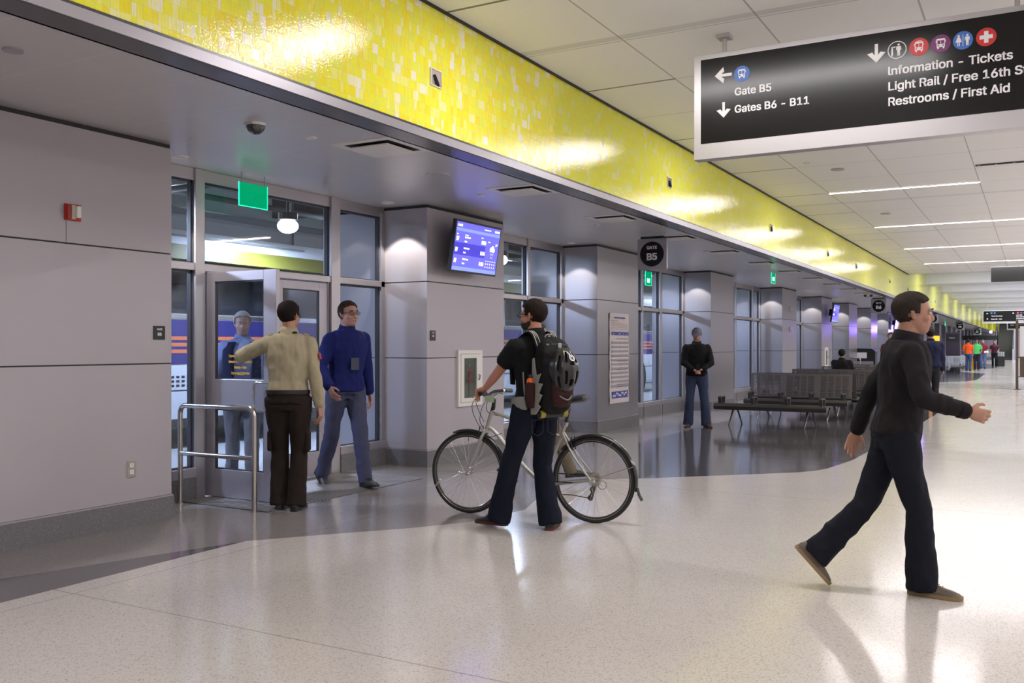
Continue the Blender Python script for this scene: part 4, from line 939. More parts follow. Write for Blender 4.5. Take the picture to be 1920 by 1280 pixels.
# seat
MB().loft([ST, (.205, 0, .92), (.198, 0, .955)], [.0135, .0135, .012], 14).build('seatpost', BLACK, bk, smooth=True)
MB().cyl((.243, 0, .77), (.234, 0, .80), .021).build('seat_clamp', FR, bk, smooth=True)
sd = MB(); sd.loft([(.055, 0, .995), (.07, 0, 1.0), (.12, 0, .993), (.19, 0, .980), (.27, 0, .978), (.33, 0, .974), (.345, 0, .965)], [(.05, .02), (.078, .032), (.080, .034), (.055, .028), (.028, .022), (.02, .018), (.008, .008)], 20, up=(0, 1, 0))
sd.build('saddle', mat('saddle_vinyl', (.03, .03, .035), .35), bk, smooth=True)
MB().tube([(.09, .022, .968), (.2, .022, .955), (.31, .01, .955)], .0035).tube([(.09, -.022, .968), (.2, -.022, .955), (.31, -.01, .955)], .0035).build('saddle_rail', CHROME, bk)
# cockpit
ck = MB(); ck.loft([HT1, (.882, 0, .915)], .018, 14); ck.loft([(.884, 0, .905), (.878, 0, .965)], .0165, 14)
ck.loft([(.875, 0, .955), (.90, 0, .975), (.945, 0, 1.0)], [.02, .019, .020], 14); ck.build('stem', BLACK, bk, smooth=True)
MB().tube([(.86, .31, 1.03), (.875, .2, 1.035), (.925, .11, 1.03), (.948, .04, 1.005), (.948, -.04, 1.005), (.925, -.11, 1.03), (.875, -.2, 1.035), (.86, -.31, 1.03)], .0125, 12, 4).build('handlebar', BLACK, bk, smooth=True)
for s in (-1, 1):
    MB().loft([(.858, s*.315, 1.03), (.870, s*.20, 1.035)], [.0175, .0165], 14).build('grip', BLACK, bk, smooth=True)
    l_ = MB(); l_.cyl((.875, s*.19, 1.035), (.88, s*.165, 1.035), .018); l_.loft([(.895, s*.18, 1.03), (.925, s*.21, 1.015), (.93, s*.30, 1.0)], [.007, .006, .005], 8); l_.build('brake_lever', CHROME, bk, smooth=True)
for pts in ([(.93, .17, 1.02), (1.02, .13, .93), (1.02, .06, .80), (.93, .02, .66), (.80, .02, .69)], [(.90, .16, 1.02), (.99, .12, .98), (1.0, .05, .88), (.96, .02, .78)], [(.93, -.17, 1.02), (1.03, -.12, .92), (1.03, -.04, .80), (.99, 0, .74)], [(.90, -.16, 1.02), (.98, -.1, .95), (.95, -.03, .86), (.80, -.02, .825)]):
    MB().tube(pts, .0028, 6, 6).build('brake_cable', BLACKM, bk, smooth=True)
MB().box(.80, .88, .17, .172, .955, 1.01).build('paper_tag', mat('tag_green', (.42, .58, .36), .6), bk)
# ================================================================ PEOPLE
def cloth_noise(me, amp, seed=0, stretch=(7, 7, 3.2)):
    for v in me.vertices:
        p = V((v.co.x*stretch[0], v.co.y*stretch[1], v.co.z*stretch[2]))+V((seed*3.1, seed*1.7, 0))
        n = noise.noise(p)+.5*noise.noise(p*2.3)
        v.co += v.normal*(amp*(1-abs(n)*2.4))
def bake(o, voxel, smooth=6, noise_amp=0, seed=0, disp_stretch=(7, 7, 3.2)):
    r = o.modifiers.new('r', 'REMESH'); r.mode = 'VOXEL'; r.voxel_size = voxel; r.use_smooth_shade = True
    if smooth: s = o.modifiers.new('s', 'SMOOTH'); s.iterations = smooth; s.factor = .5
    dg = bpy.context.evaluated_depsgraph_get(); me = bpy.data.meshes.new_from_object(o.evaluated_get(dg))
    old = o.data; o.modifiers.clear(); o.data = me; bpy.data.meshes.remove(old); me.name = o.name
    if noise_amp: cloth_noise(me, noise_amp, seed, disp_stretch)
    me.polygons.foreach_set('use_smooth', [True]*len(me.polygons)); return o
def ik(a, b, l1, l2, hint):
    a, b, hint = V(a), V(b), V(hint); d = b-a; L = d.length
    if L > (l1+l2)*.999: b = a+d.normalized()*(l1+l2)*.999; d = b-a; L = d.length
    x = (l1*l1-l2*l2+L*L)/(2*L); h = math.sqrt(max(l1*l1-x*x, 1e-6)); u = d.normalized(); hp = hint-u*hint.dot(u)
    if hp.length < 1e-4: hp = V((0, 1, 0))
    return a+u*x+hp.normalized()*h, b
SKINS = {}
def skin(c):
    if c not in SKINS:
        m = mat('skin', c, .5, spec=.35, var=.08, vscale=25); m.node_tree.nodes['Principled BSDF'].inputs['Subsurface Weight'].default_value = .08
        m.node_tree.nodes['Principled BSDF'].inputs['Subsurface Scale'].default_value = .01; SKINS[c] = m
    return SKINS[c]
def fabric(name, c, rough=.85, bump=.25, bs=500, var=.08): return mat(name, c, rough, spec=.2, bump=bump, bscale=bs, var=var, vscale=12)
def seg(mb, a, b, ra, rb, n=14, mid=None, up=None):
    a, b = V(a), V(b); pts = [a, a.lerp(b, .25), a.lerp(b, .5), a.lerp(b, .75), b]
    if mid is None: rad = [ra+(rb-ra)*k/4 for k in range(5)]
    else: rad = [ra, (ra+mid)/2+.15*(mid-(ra+mid)/2), mid, (mid+rb)/2, rb]
    mb.loft(pts, rad, n, up); mb.ell(a, (ra, ra, ra), 12, 8); mb.ell(b, (rb, rb, rb), 12, 8)
def hand(mb, W, d, nrm, side, S=1, curl=.35, thumb=1, spread=.0):
    """W wrist, d direction of the palm, nrm palm normal (towards palm), side: +1/-1 the thumb side"""
    d = V(d).normalized(); nrm = V(nrm); nrm = (nrm-d*nrm.dot(d)).normalized(); s = d.cross(nrm).normalized()*side; W = V(W)
    mb.loft([W-d*.02*S, W+d*.01*S, W+d*.045*S, W+d*.085*S, W+d*.095*S], [(.024*S, .021*S), (.028*S, .019*S), (.040*S, .016*S), (.041*S, .014*S), (.036*S, .010*S)], 14, up=s)
    for k, (ln, r) in enumerate(((.94, .0088), (1.04, .0092), (.98, .0088), (.78, .0078))):
        b = W+d*(.086-.004*abs(k-1.2))*S+s*(.0315-.021*k)*S; dd = (d+s*(1.5-k)*(.05+spread)).normalized(); pts = [b-dd*.02*S, b]; c = curl*(1+.12*k)
        for L_, m_ in ((.041, 1), (.026, 1.15), (.021, .9)):
            ang = c*m_; dd = (dd*cos(ang)+nrm*sin(ang)).normalized()
            nn = nrm; nrm_l = nn
            b = b+dd*L_*ln*S; pts.append(b)
        rr = r*S
        mb.loft(pts, [rr, rr*1.05, rr*1.03, rr*.95, rr*.72], 10); mb.ell(pts[-1], (rr*.74,)*3, 8, 6)
        for q_ in pts[1:-1]: mb.ell(q_, (rr*1.06,)*3, 8, 6)
    tb = W+d*.022*S+s*.026*S; t1 = tb+(d*.75+s*.75*thumb+nrm*.35).normalized()*.042*S; t2 = t1+(d*.9+s*.3*thumb+nrm*.45).normalized()*.030*S; t3 = t2+(d*.95+nrm*.45).normalized()*.022*S
    mb.loft([tb-s*.012*S, tb, t1, t2, t3], [.014*S, .0135*S, .0105*S, .0098*S, .007*S], 10); mb.ell(t3, (.0072*S,)*3, 8, 6); mb.ell(t1, (.0108*S,)*3, 8, 6)
def person(label, loc, rz, H=1.75, lean=0, feet=None, wr=None, hints=None, headrot=(0, 0), skinc=(.48, .26, .19), hair=(.02, .015, .012), hairstyle='short',
           top=(.1, .1, .1), sleeve='long', topslack=.02, hem=-.02, trousers=(.03, .03, .04), shoes=(.02, .02, .02), sole=None, voxel=.012, shirtname='shirt', hipz=.93, hipy=0,
           handargs=None, glasses=False, beard=None, face=True, collar=True, cap=None, belt=None, sit=False, sidelean=0, wide=1.0, bodyvox=None, kneehint=None, group=None, bootcut=.0, patch=None, twist=0, hv=None):
    S = H/1.75
    t = thing('person', label, 'person', loc, rz, group)
    sc = lambda p: V(p)*S
    feet = feet or {'L': (-.11, 0, .08, 0), 'R': (.11, 0, .08, 0)}
    wr = wr or {'L': (-.25, .05, .80), 'R': (.25, .05, .80)}
    hints = hints or {'L': (-.4, -1, 0), 'R': (.4, -1, 0)}; kneehint = kneehint or {'L': (0, 1, 0), 'R': (0, 1, 0)}
    ld = radians(lean); sl = radians(sidelean)
    P0 = V((0, hipy, hipz)); spd = V((sin(sl), sin(ld), cos(ld)*cos(sl))).normalized(); spL = .565; N = P0+spd*spL
    tw = Matrix.Rotation(radians(twist), 3, 'Z')
    rt = tw @ V((1, 0, 0)); fw = tw @ V((0, 1, 0))
    SH = {s: P0+spd*(spL*.835)+rt*(.172*wide*(-1 if s == 'L' else 1)) for s in 'LR'}
    HIP = {s: P0+V((.092*(-1 if s == 'L' else 1), 0, -.015)) for s in 'LR'}
    ARM = {}; LEG = {}
    for s in 'LR':
        e, w_ = ik(SH[s], wr[s], .285, .255, hints[s]); ARM[s] = (SH[s], e, w_)
        k, a = ik(HIP[s], feet[s][:3], .435, .415, kneehint[s]); LEG[s] = (HIP[s], k, a)
    Hc = N+spd*.135+fw*.025
    hm = Matrix.Rotation(radians(headrot[0]), 3, 'Z') @ Matrix.Rotation(radians(headrot[1]), 3, 'X')
    hp = lambda p: (Hc+hm @ V(p))*S
    TS = [(-.17, .105, .085), (-.07, .152, .112), (.07, .156, .106), (.26, .133, .096), (.48, .146, .106), (.68, .168, .114), (.83, .160, .102), (.93, .122, .082), (1.0, .068, .060)]
    def torso(mb, t0, t1, slack, n=24):
        pts = []; rad = []
        TT = [r for r in TS if t0-.001 <= r[0] <= t1+.001]
        def at(tv):
            for (a, rx, ry), (b, qx, qy) in zip(TS, TS[1:]):
                if a <= tv <= b: f = (tv-a)/(b-a); return (tv, rx+(qx-rx)*f, ry+(qy-ry)*f)
            return TS[-1]
        if not TT or TT[0][0] > t0+.01: TT = [at(t0)]+TT
        if TT[-1][0] < t1-.01: TT = TT+[at(t1)]
        for (tv, rx, ry) in TT:
            pts.append((P0+spd*(spL*tv)+fw*(.012*sin(tv*3)))*S); rad.append(((rx*wide+slack)*S, (ry*wide+slack)*S))
        mb.loft(pts, rad, n, up=rt, power=.9)
    # --- body: one continuous skin mesh
    mb = MB(); torso(mb, .0, 1.0, -.014)
    mb.loft([N*S-spd*.03*S, (N+spd*.06+fw*.012)*S, (N+spd*.11+fw*.02)*S], [(.064*S, .062*S), (.056*S, .058*S), (.055*S, .056*S)], 16)
    mb.ell(hp((0, -.012, .038)), (.076*S, .098*S, .088*S), 24, 16, hm); mb.ell(hp((0, .02, -.03)), (.064*S, .078*S, .085*S), 20, 14, hm)
    mb.ell(hp((0, .05, -.078)), (.040*S, .042*S, .034*S), 16, 10, hm)                       # chin
    mb.loft([hp((0, .090, .022)), hp((0, .103, -.006)), hp((0, .109, -.022)), hp((0, .098, -.032))], [(.008*S, .010*S), (.011*S, .011*S), (.016*S, .010*S), (.014*S, .008*S)], 10)
    mb.ell(hp((0, .090, -.058)), (.023*S, .012*S, .010*S), 12, 8, hm)                      # lips
    mb.ell(hp((0, .076, .034)), (.05*S, .022*S, .012*S), 12, 8, hm)                        # brow
    for s in (-1, 1):
        mb.loft([hp((s*.070, -.012, -.030)), hp((s*.078, -.016, -.005)), hp((s*.082, -.020, .018)), hp((s*.076, -.014, .030))], [(.006*S, .008*S), (.007*S, .014*S), (.007*S, .017*S), (.005*S, .010*S)], 10)
        mb.ell(hp((s*.045, .058, -.02)), (.022*S, .026*S, .024*S), 10, 8, hm)
    for s in 'LR':
        a, e, w_ = ARM[s]; seg(mb, sc(a), sc(e), .050*S, .040*S, mid=.046*S); seg(mb, sc(e), sc(w_), .040*S, .025*S, mid=.037*S)
        ha = (handargs or {}).get(s, {}); dd = ha.get('d') or tuple((w_-e).normalized()); 
        hand(mb, sc(w_), dd, ha.get('n', (1 if s == 'L' else -1, 0, 0)), ha.get('side', 1 if s == 'R' else -1)*(1), S, ha.get('curl', .38))
        a, k, f = LEG[s]; seg(mb, sc(a), sc(k), .070*S, .048*S, mid=.062*S); seg(mb, sc(k), sc(f), .048*S, .030*S, mid=.046*S)
        yaw = radians(feet[s][3]); fd = V((sin(yaw)*-1, cos(yaw), 0)); mb.ell(sc(f)+fd*.02*S-V((0, 0, .035*S)), (.024*S, .045*S, .018*S), 12, 8, Matrix.Rotation(yaw, 3, 'Z'))
    body = mb.build('body', skin(skinc), t); bake(body, bodyvox or voxel, 3 if (bodyvox or voxel) < .008 else 2)
    # --- eyes and mouth
    if face:
        EYW = bpy.data.materials.get('eye_white') or mat('eye_white', (.6, .58, .55), .2); EYD = bpy.data.materials.get('eye_iris') or mat('eye_iris', (.03, .02, .015), .1)
        for s in (-1, 1):
            e_ = MB().ell(hp((s*.031, .0845, .013)), (.012*S, .010*S, .0075*S), 12, 8, hm).build('eye', EYW, t, smooth=True)
            MB().ell(hp((s*.031, .0925, .013)), (.005*S, .004*S, .005*S), 10, 6, hm).build('iris', EYD, e_, smooth=True)
        LP = bpy.data.materials.get('lip_tone') or mat('lip_tone', (.30, .12, .10), .5)
        MB().ell(hp((0, .1005, -.058)), (.022*S, .0035*S, .0035*S), 12, 6, hm).build('mouth', LP, t, smooth=True)
        q = MB()
        for s in (-1, 1): q.loft([hp((s*.015, .100, .034)), hp((s*.033, .098, .040)), hp((s*.050, .085, .034))], [.003*S, .004*S, .002*S], 6)
        q.build('eyebrows', mat('brow_hair', hair, .8), t)
    # --- hair
    HM = mat('hair', hair, .75, spec=.12, bump=.8, bscale=90, aniso=(1, 1, .3))
    def shell(r, keep, name, m, cz=.038, cy=-.014, th=.010):
        b = bmesh.new(); bmesh.ops.create_uvsphere(b, u_segments=40, v_segments=28, radius=1)
        for v in b.verts: v.co = V((v.co.x*r[0], v.co.y*r[1]+cy, v.co.z*r[2]+cz))
        bmesh.ops.delete(b, geom=[v for v in b.verts if not keep(v.co)], context='VERTS')
        for v in b.verts:
            n = noise.noise(v.co*70)+noise.noise(v.co*28); v.co += v.co.normalized()*(.0035*n)
        for v in b.verts: v.co = hp(v.co)
        me = bpy.data.meshes.new(name); b.to_mesh(me); b.free(); me.materials.append(m); me.polygons.foreach_set('use_smooth', [True]*len(me.polygons))
        o = bpy.data.objects.new(name, me); COL.objects.link(o); o.parent = t; sm = o.modifiers.new('s', 'SOLIDIFY'); sm.thickness = th*S; sm.offset = 0
        return o
    if hairstyle == 'short':
        shell((.084, .108, .096), lambda c: (c.z > .055+(c.y-.02)*.55 if c.y > .02 else (c.z > (.0 if abs(c.x) > .066 and c.y > -.04 else -.060+max(0, c.y+.04)*.9))), 'hair', HM)
    elif hairstyle == 'balding':
        shell((.084, .106, .094), lambda c: (c.z > .075 and c.y < .05) or (c.y < -.0 and c.z > -.04) , 'hair', HM)
    if cap:
        CM = fabric('cap_fabric', cap); shell((.088, .110, .098), lambda c: c.z > .048-(c.y)*.1, 'cap', CM, th=.006)
        MB().loft([hp((0, .08, .062)), hp((0, .12, .056)), hp((0, .155, .046))], [(.07*S, .006*S), (.066*S, .005*S), (.035*S, .004*S)], 16, up=hm @ V((1, 0, 0))).build('cap_peak', CM, t, smooth=True)
    if beard: shell((.068, .082, .092), lambda c: c.z < -.042+max(0, -(c.y-.02))*.5 and c.y > -.02 and not (abs(c.x) < .02 and c.z > -.045), 'beard', mat('beard', beard, .8, bump=.6, bscale=200), cz=-.028, cy=.022, th=.012)
    if glasses:
        g = MB()
        for s in (-1, 1):
            g.loft([hp((s*.033+.024*cos(a)*1.0, .104, .012+.016*sin(a))) for a in [2*pi*k/16 for k in range(17)]], .0022*S, 6, caps=False)
            g.loft([hp((s*.058, .102, .018)), hp((s*.076, .07, .016)), hp((s*.082, -.015, .014))], .0024*S, 6)
        g.loft([hp((-.01, .106, .014)), hp((.01, .106, .014))], .002*S, 6); gl = g.build('glasses', BLACK, t)
        for s in (-1, 1): MB().loft([hp((s*.033, .1035, .012)), hp((s*.033, .1045, .012))], (.022*S, .0145*S), 16, up=hm @ V((1, 0, 0))).build('lens', GLASS, gl)
    # --- top
    TM = fabric('shirt_fabric', top); mb = MB(); torso(mb, hem, .97, topslack)
    for s in 'LR':
        a, e, w_ = ARM[s]; mb.ell(sc(a)+V((0, 0, -.008)), ((.052+topslack*.7)*S,)*3, 14, 10)
        if sleeve == 'long': seg(mb, sc(a), sc(e), (.050+topslack*.7)*S, (.043+topslack*.6)*S); seg(mb, sc(e), sc(e.lerp(w_, .93)), (.043+topslack*.6)*S, (.029+topslack*.5)*S)
        else: mb.loft([sc(a), sc(a.lerp(e, .35)), sc(a.lerp(e, .72))], [(.056+topslack)*S, (.056+topslack)*S, (.054+topslack)*S], 16)
    if collar: mb.loft([(N-spd*.08)*S, (N-spd*.02)*S, (N+spd*.022+fw*.004)*S], [(.135*S, .098*S), (.086*S, .080*S), (.072*S, .070*S)], 18, up=rt)
    o = mb.build(shirtname, TM, t); bake(o, voxel, 4, .007 if sleeve == 'long' else .005, int(abs(loc[0]*10)) % 9, (9, 9, 5))
    if collar: cl_ = MB().loft([(N-spd*.055)*S, (N-spd*.022)*S, (N+spd*.006)*S, (N+spd*.036+fw*.004)*S], [(.110*S, .092*S), (.090*S, .084*S), (.080*S, .077*S), (.073*S, .071*S)], 28, up=rt, caps=False).build('collar', TM, o, smooth=True); cs_ = cl_.modifiers.new('s', 'SOLIDIFY'); cs_.thickness = .006
    if sleeve == 'long':
        for s in 'LR':
            a, e, w_ = ARM[s]; MB().loft([sc(e.lerp(w_, .80)), sc(e.lerp(w_, .97))], [(.036+topslack*.5)*S, (.034+topslack*.45)*S], 16).build('cuff', TM, o, smooth=True)
    # --- trousers
    TR = fabric('trouser_fabric', trousers); mb = MB(); tl = .012; torso(mb, -.19, .12 if belt else .07, .016)
    for s in 'LR':
        a, k, f = LEG[s]; k2 = k
        fe = V((f.x, f.y, f.z-.045)) if not sit else f.lerp(k, .06)
        mb.loft([sc(a)+V((0, 0, .03*S)), sc(a.lerp(k, .3)), sc(a.lerp(k, .7)), sc(k), sc(k.lerp(fe, .35)), sc(k.lerp(fe, .75)), sc(fe)], [(.092+tl)*S, (.084+tl)*S, (.066+tl)*S, (.060+tl)*S, (.058+tl+bootcut*.3)*S, (.054+tl+bootcut*.8)*S, (.056+tl+bootcut)*S], 18)
        mb.ell(sc(k), ((.061+tl)*S,)*3, 14, 10)
    o2 = mb.build('trousers', TR, t); bake(o2, voxel, 4, .007, 3, (8, 8, 5))
    if belt:
        MB().loft([(P0+spd*(spL*.075))*S, (P0+spd*(spL*.135))*S], [((.156*wide+.029)*S, (.106*wide+.031)*S)]*2, 32, up=rt, power=.9).build('belt', mat('belt_leather', belt, .4), t, smooth=True)
    # --- shoes
    SM = mat('shoe_upper', shoes, .5, bump=.1, bscale=300); SO = mat('shoe_sole', sole or (.01, .01, .01), .6)
    for s in 'LR':
        f = LEG[s][2]; yaw = radians(feet[s][3]); pitch = radians(feet[s][4]) if len(feet[s]) > 4 else 0
        R = Matrix.Rotation(yaw, 3, 'Z') @ Matrix.Rotation(pitch, 3, 'X')
        def sp(y_, x_, z_): return sc(f)+R @ V((x_*S, y_*S, (z_-.08)*S))
        secs = [(-.075, .022, .050), (-.065, .032, .075), (-.03, .036, .092), (.02, .038, .090), (.07, .041, .072), (.12, .046, .055), (.165, .044, .044), (.195, .032, .034), (.208, .014, .024)]
        vs = []; n = 16
        for (y_, w_, h_) in secs:
            for k in range(n):
                a = 2*pi*k/n; c_, s_ = cos(a), sin(a); z_ = .014+(h_-.014)*max(0, s_)**.8 if s_ > 0 else .014+.010*s_
                vs.append(sp(y_, w_*math.copysign(abs(c_)**.8, c_), z_))
        m_ = len(secs); fs = [(i*n+k, i*n+(k+1) % n, (i+1)*n+(k+1) % n, (i+1)*n+k) for i in range(m_-1) for k in range(n)]+[tuple(range(n)), tuple(range((m_-1)*n, m_*n))]
        sh = MB().add(vs, fs).build('shoe', SM, t, smooth=True)
        out = [(-.080, .020), (-.06, .034), (-.0, .038), (.06, .042), (.12, .049), (.17, .046), (.200, .034), (.215, .014)]
        poly = [(w_, y_) for y_, w_ in out]+[(-w_, y_) for y_, w_ in reversed(out)]; n = len(poly)
        vs = [sp(y_, x_, 0) for x_, y_ in poly]+[sp(y_, x_, .022) for x_, y_ in poly]
        MB().add(vs, [tuple(range(n)), tuple(range(2*n-1, n-1, -1))]+[(i, i+n, (i+1) % n+n, (i+1) % n) for i in range(n)]).build('sole', SO, sh)
        if voxel <= .012:
            lc = MB()
            for q_ in range(4): lc.loft([sp(.045+.02*q_, -.022, .083-.008*q_), sp(.05+.02*q_, 0, .090-.008*q_), sp(.045+.02*q_, .022, .083-.008*q_)], .003*S, 5)
            lc.build('laces', SO, sh)
    t['S'] = S
    return t, dict(P0=P0*S, spd=spd, spL=spL*S, N=N*S, SH={k: v*S for k, v in SH.items()}, rt=rt, fw=fw, S=S, ARM={k: [q*S for q in v] for k, v in ARM.items()}, LEG={k: [q*S for q in v] for k, v in LEG.items()}, hp=hp, hm=hm)
def head_ang(fx, fy): return math.atan2(-fx, fy)
def local(loc, rz, S, p):    # world point to person local unscaled
    q = Matrix.Rotation(-rz, 3, 'Z') @ (V(p)-V(loc)); return tuple(q/S)
# 1 uniformed man at the door
L1 = V((-5.66, 6.08, 0)); h1 = head_ang(-.56, .83); S1 = 1.80/1.75
u1, K1 = person('man in khaki shirt and dark brown trousers holding the gate door open, seen from behind', L1, h1, 1.80, lean=2, feet={'L': (-.075, .03, .08, 4), 'R': (.075, -.06, .08, -10)},
    wr={'L': (-.42, .36, 1.34), 'R': (.27, -.01, .82)}, hints={'L': (-1, -.3, -.6), 'R': (.5, -1, 0)}, headrot=(-22, -4), skinc=(.40, .19, .12), hair=(.012, .008, .007), top=(.36, .31, .205), topslack=.022, hem=.07,
    trousers=(.021, .014, .011), shoes=(.008, .007, .007), voxel=.0095, bodyvox=.0042, glasses=True, belt=(.008, .006, .005), bootcut=.012, handargs={'R': {'curl': .42, 'n': (-1, .2, 0)}, 'L': {'curl': .7, 'n': (.2, -.3, -1)}})
def onp(K, t, name, m, pts, r, **k): return MB().loft([V(p) for p in pts], r, 10, **k).build(name, m, t, smooth=True)
MB().box(-.006, .006, -.022, .022, -.028, .028).build('shoulder_patch', mat('patch_red', (.55, .04, .05), .6), u1).matrix_local = Matrix.Translation(K1['ARM']['R'][0].lerp(K1['ARM']['R'][1], .42)+V((.075, -.012, .01))) @ Matrix.Rotation(radians(-14), 4, 'Y')
for s in (-1, 1):
    MB().loft([K1['SH']['L' if s < 0 else 'R']+V((-s*.045, -.0, .070)), K1['SH']['L' if s < 0 else 'R']+V((-s*.0-s*.0, .0, .060))], [(.008, .024), (.006, .016)], 8).build('epaulette', fabric('epaulette_cloth', (.33, .28, .18)), u1, smooth=True)
    MB().box(s*.085-.05, s*.085+.05, -.152, -.146, .90, .903).build('pocket_seam', BLACKM, u1)
    lg = K1['LEG']['L' if s < 0 else 'R']; c = lg[0].lerp(lg[1], .80)
    MB().box(-.022, .022, -.07, .07, -.09, .09).build('cargo_pocket', fabric('pocket_cloth', (.019, .013, .010)), u1, bevel=.018).location = c+V((s*.075, 0, 0))
onp(K1, u1, 'radio_pouch', BLACK, [K1['P0']+V((.185, .02, -.12)), K1['P0']+V((.185, .02, -.03))], [(.02, .03), (.02, .03)])
# 2 cyclist with backpack
L2 = V((-3.37, 6.36, 0)); h2 = head_ang(-.90, .43)
gw = V((-3.081, 6.803, 0))+Matrix.Rotation(radians(185.74), 3, 'Z') @ V((.885, .285, 1.035))
S2 = 1.77/1.75
hw = Matrix.Rotation(-h2, 3, 'Z') @ V((-.93, .36, -.02))
gl_ = V(local(L2, h2, S2, gw+V((.088, -.035, .045))))
fl_ = V(local(L2, h2, S2, (-3.66, 6.27, 0))); fr_ = V(local(L2, h2, S2, (-3.27, 6.42, 0)))
u2, K2 = person('young man in black polo shirt and dark jeans wearing a backpack, holding the bicycle', L2, h2, 1.77, lean=1, feet={'L': (fl_.x, fl_.y, .08, 22), 'R': (fr_.x, fr_.y, .08, -48)},
    wr={'L': tuple(gl_), 'R': (.22, .22, .98)}, hints={'L': (-.55, -.5, -1), 'R': (.5, -1, 0)}, headrot=(20, -3), skinc=(.50, .22, .145), hair=(.016, .010, .008), beard=(.022, .013, .010), glasses=True,
    top=(.0075, .0075, .0085), sleeve='short', topslack=.018, hem=-.06, trousers=(.006, .008, .018), shoes=(.013, .014, .013), sole=(.09, .02, .012), voxel=.0095, bodyvox=.0042, bootcut=.026,
    handargs={'L': {'d': tuple((Matrix.Rotation(-h2, 3, 'Z') @ V((-.92, .12, -.28)))), 'n': tuple(Matrix.Rotation(-h2, 3, 'Z') @ V((-.2, 0, -1))), 'curl': .85, 'side': -1}})
# backpack, worn on the back: local frame of the person
S = K2['S']; sp_ = K2['spd']; base = K2['P0']
bp = thing('backpack', 'black hiking backpack with grey side panels on the cyclist\'s back', 'backpack', L2, h2)
PB = fabric('pack_black', (.005, .005, .0055), .7); PG = fabric('pack_grey', (.24, .235, .215), .7); PM = fabric('pack_maroon', (.035, .012, .012), .7)
yb = -.125
def bpt(x, y, z): return V((x, yb-y+.0, z))
mb = MB(); mb.loft([bpt(0, .085, .93), bpt(0, .10, .96), bpt(0, .115, 1.08), bpt(0, .115, 1.22), bpt(0, .10, 1.36), bpt(0, .075, 1.44), bpt(0, .055, 1.475)], [(.09, .06), (.125, .085), (.145, .105), (.15, .105), (.145, .095), (.115, .06), (.06, .03)], 24, up=(1, 0, 0), power=.75)
o = mb.build('pack_body', PB, bp); bake(o, .009, 3, .004, 2, (14, 14, 10))
o = MB().loft([bpt(0, .17, .97), bpt(0, .195, 1.05), bpt(0, .20, 1.14), bpt(0, .185, 1.22)], [(.07, .04), (.095, .06), (.10, .06), (.07, .03)], 20, up=(1, 0, 0), power=.8).build('front_pocket', PM, bp); bake(o, .008, 3, .004, 5, (16, 16, 12))
for s in (-1, 1):
    q = MB()
    pr_ = [(.02, .90), (.075, .905), (.135, .965), (.105, .985), (.155, 1.055), (.115, 1.065), (.16, 1.14), (.105, 1.14), (.145, 1.215), (.085, 1.20), (.055, 1.33), (.035, 1.32), (.03, 1.10), (.01, 1.0)]
    q.prism([(yb-a, z) for a, z in pr_], 'x', s*.142, s*.156); q.build('grey_side_wing', PG, bp, bevel=.004)
    b_ = MB().loft([bpt(s*.165, .03, .955), bpt(s*.172, .03, 1.02), bpt(s*.168, .03, 1.10), bpt(s*.16, .03, 1.14)], [(.02, .04), (.034, .05), (.036, .05), (.034, .048)], 16, up=(1, 0, 0)).build('bottle_pocket', PM, bp, smooth=True)
    MB().loft([bpt(s*.165, -.02, .985), bpt(s*.185, -.10, .985), bpt(s*.165, -.20, .985), bpt(s*.12, -.265, .98)], [(.05, .014), (.048, .018), (.036, .014), (.014, .006)], 14, up=(0, 0, 1)).build('hip_belt_pad', PG, bp, smooth=True)
    MB().loft([bpt(s*.165, -.04, 1.02), bpt(s*.16, -.06, 1.10), bpt(s*.155, -.08, 1.22)], [(.010, .003)]*3, 8, up=(0, 1, 0)).build('webbing_strap', PG, bp)
    z0 = K2['N'].z
    pts = crv([bpt(s*.085, .035, 1.40), bpt(s*.09, -.02, z0-.01), bpt(s*.098, -.10, z0+.010), bpt(s*.11, -.20, z0-.06), bpt(s*.125, -.262, z0-.18), bpt(s*.145, -.23, 1.12)], 5)
    st = MB().loft(pts, [(.030, .008)]*len(pts), 12, up=(1, 0, 0)).build('shoulder_strap', PB, bp, smooth=True)
    for dx in (-.016, .0, .016):
        p2 = [p+V((dx, -.002, .009)) for p in pts[:11]]; MB().loft(p2, [(.0035, .002)]*len(p2), 6, up=(1, 0, 0)).build('pale_piping', mat('piping_pale', (.45, .44, .38), .6) if not bpy.data.materials.get('piping_pale') else bpy.data.materials['piping_pale'], st)
MB().tube([bpt(-.045, .05, 1.455), bpt(-.03, .045, 1.50), bpt(.03, .045, 1.50), bpt(.045, .05, 1.455)], .006, 8, 4).build('grab_handle', PG, bp, smooth=True)
MB().loft([bpt(-.10, .135, 1.415), bpt(0, .155, 1.42), bpt(.10, .135, 1.415)], [(.012, .02)]*3, 10).build('lid_buckle_strap', BLACK, bp, smooth=True)
MB().box(-.015, .015, yb-.178, yb-.170, 1.405, 1.44).build('small_logo', mat('logo_grey', (.3, .33, .38), .5), bp)
MB().cyl(bpt(-.13, .09, .905), bpt(.13, .09, .905), .028, 16).build('rolled_mat', mat('roll_black', (.02, .02, .018), .6), bp, smooth=True)
for s in (-1, 1): MB().cyl(bpt(s*.128, .09, .905), bpt(s*.085, .09, .905), .0295, 16).build('yellow_band', mat('band_yellow', (.30, .24, .03), .6), bp, smooth=True)
MB().tube([bpt(-.07, .235, 1.06), bpt(-.03, .262, 1.03), bpt(0, .268, 1.02), bpt(.03, .262, 1.03), bpt(.07, .235, 1.06)], .005, 8, 4).build('bungee_cord', PG, bp, smooth=True)
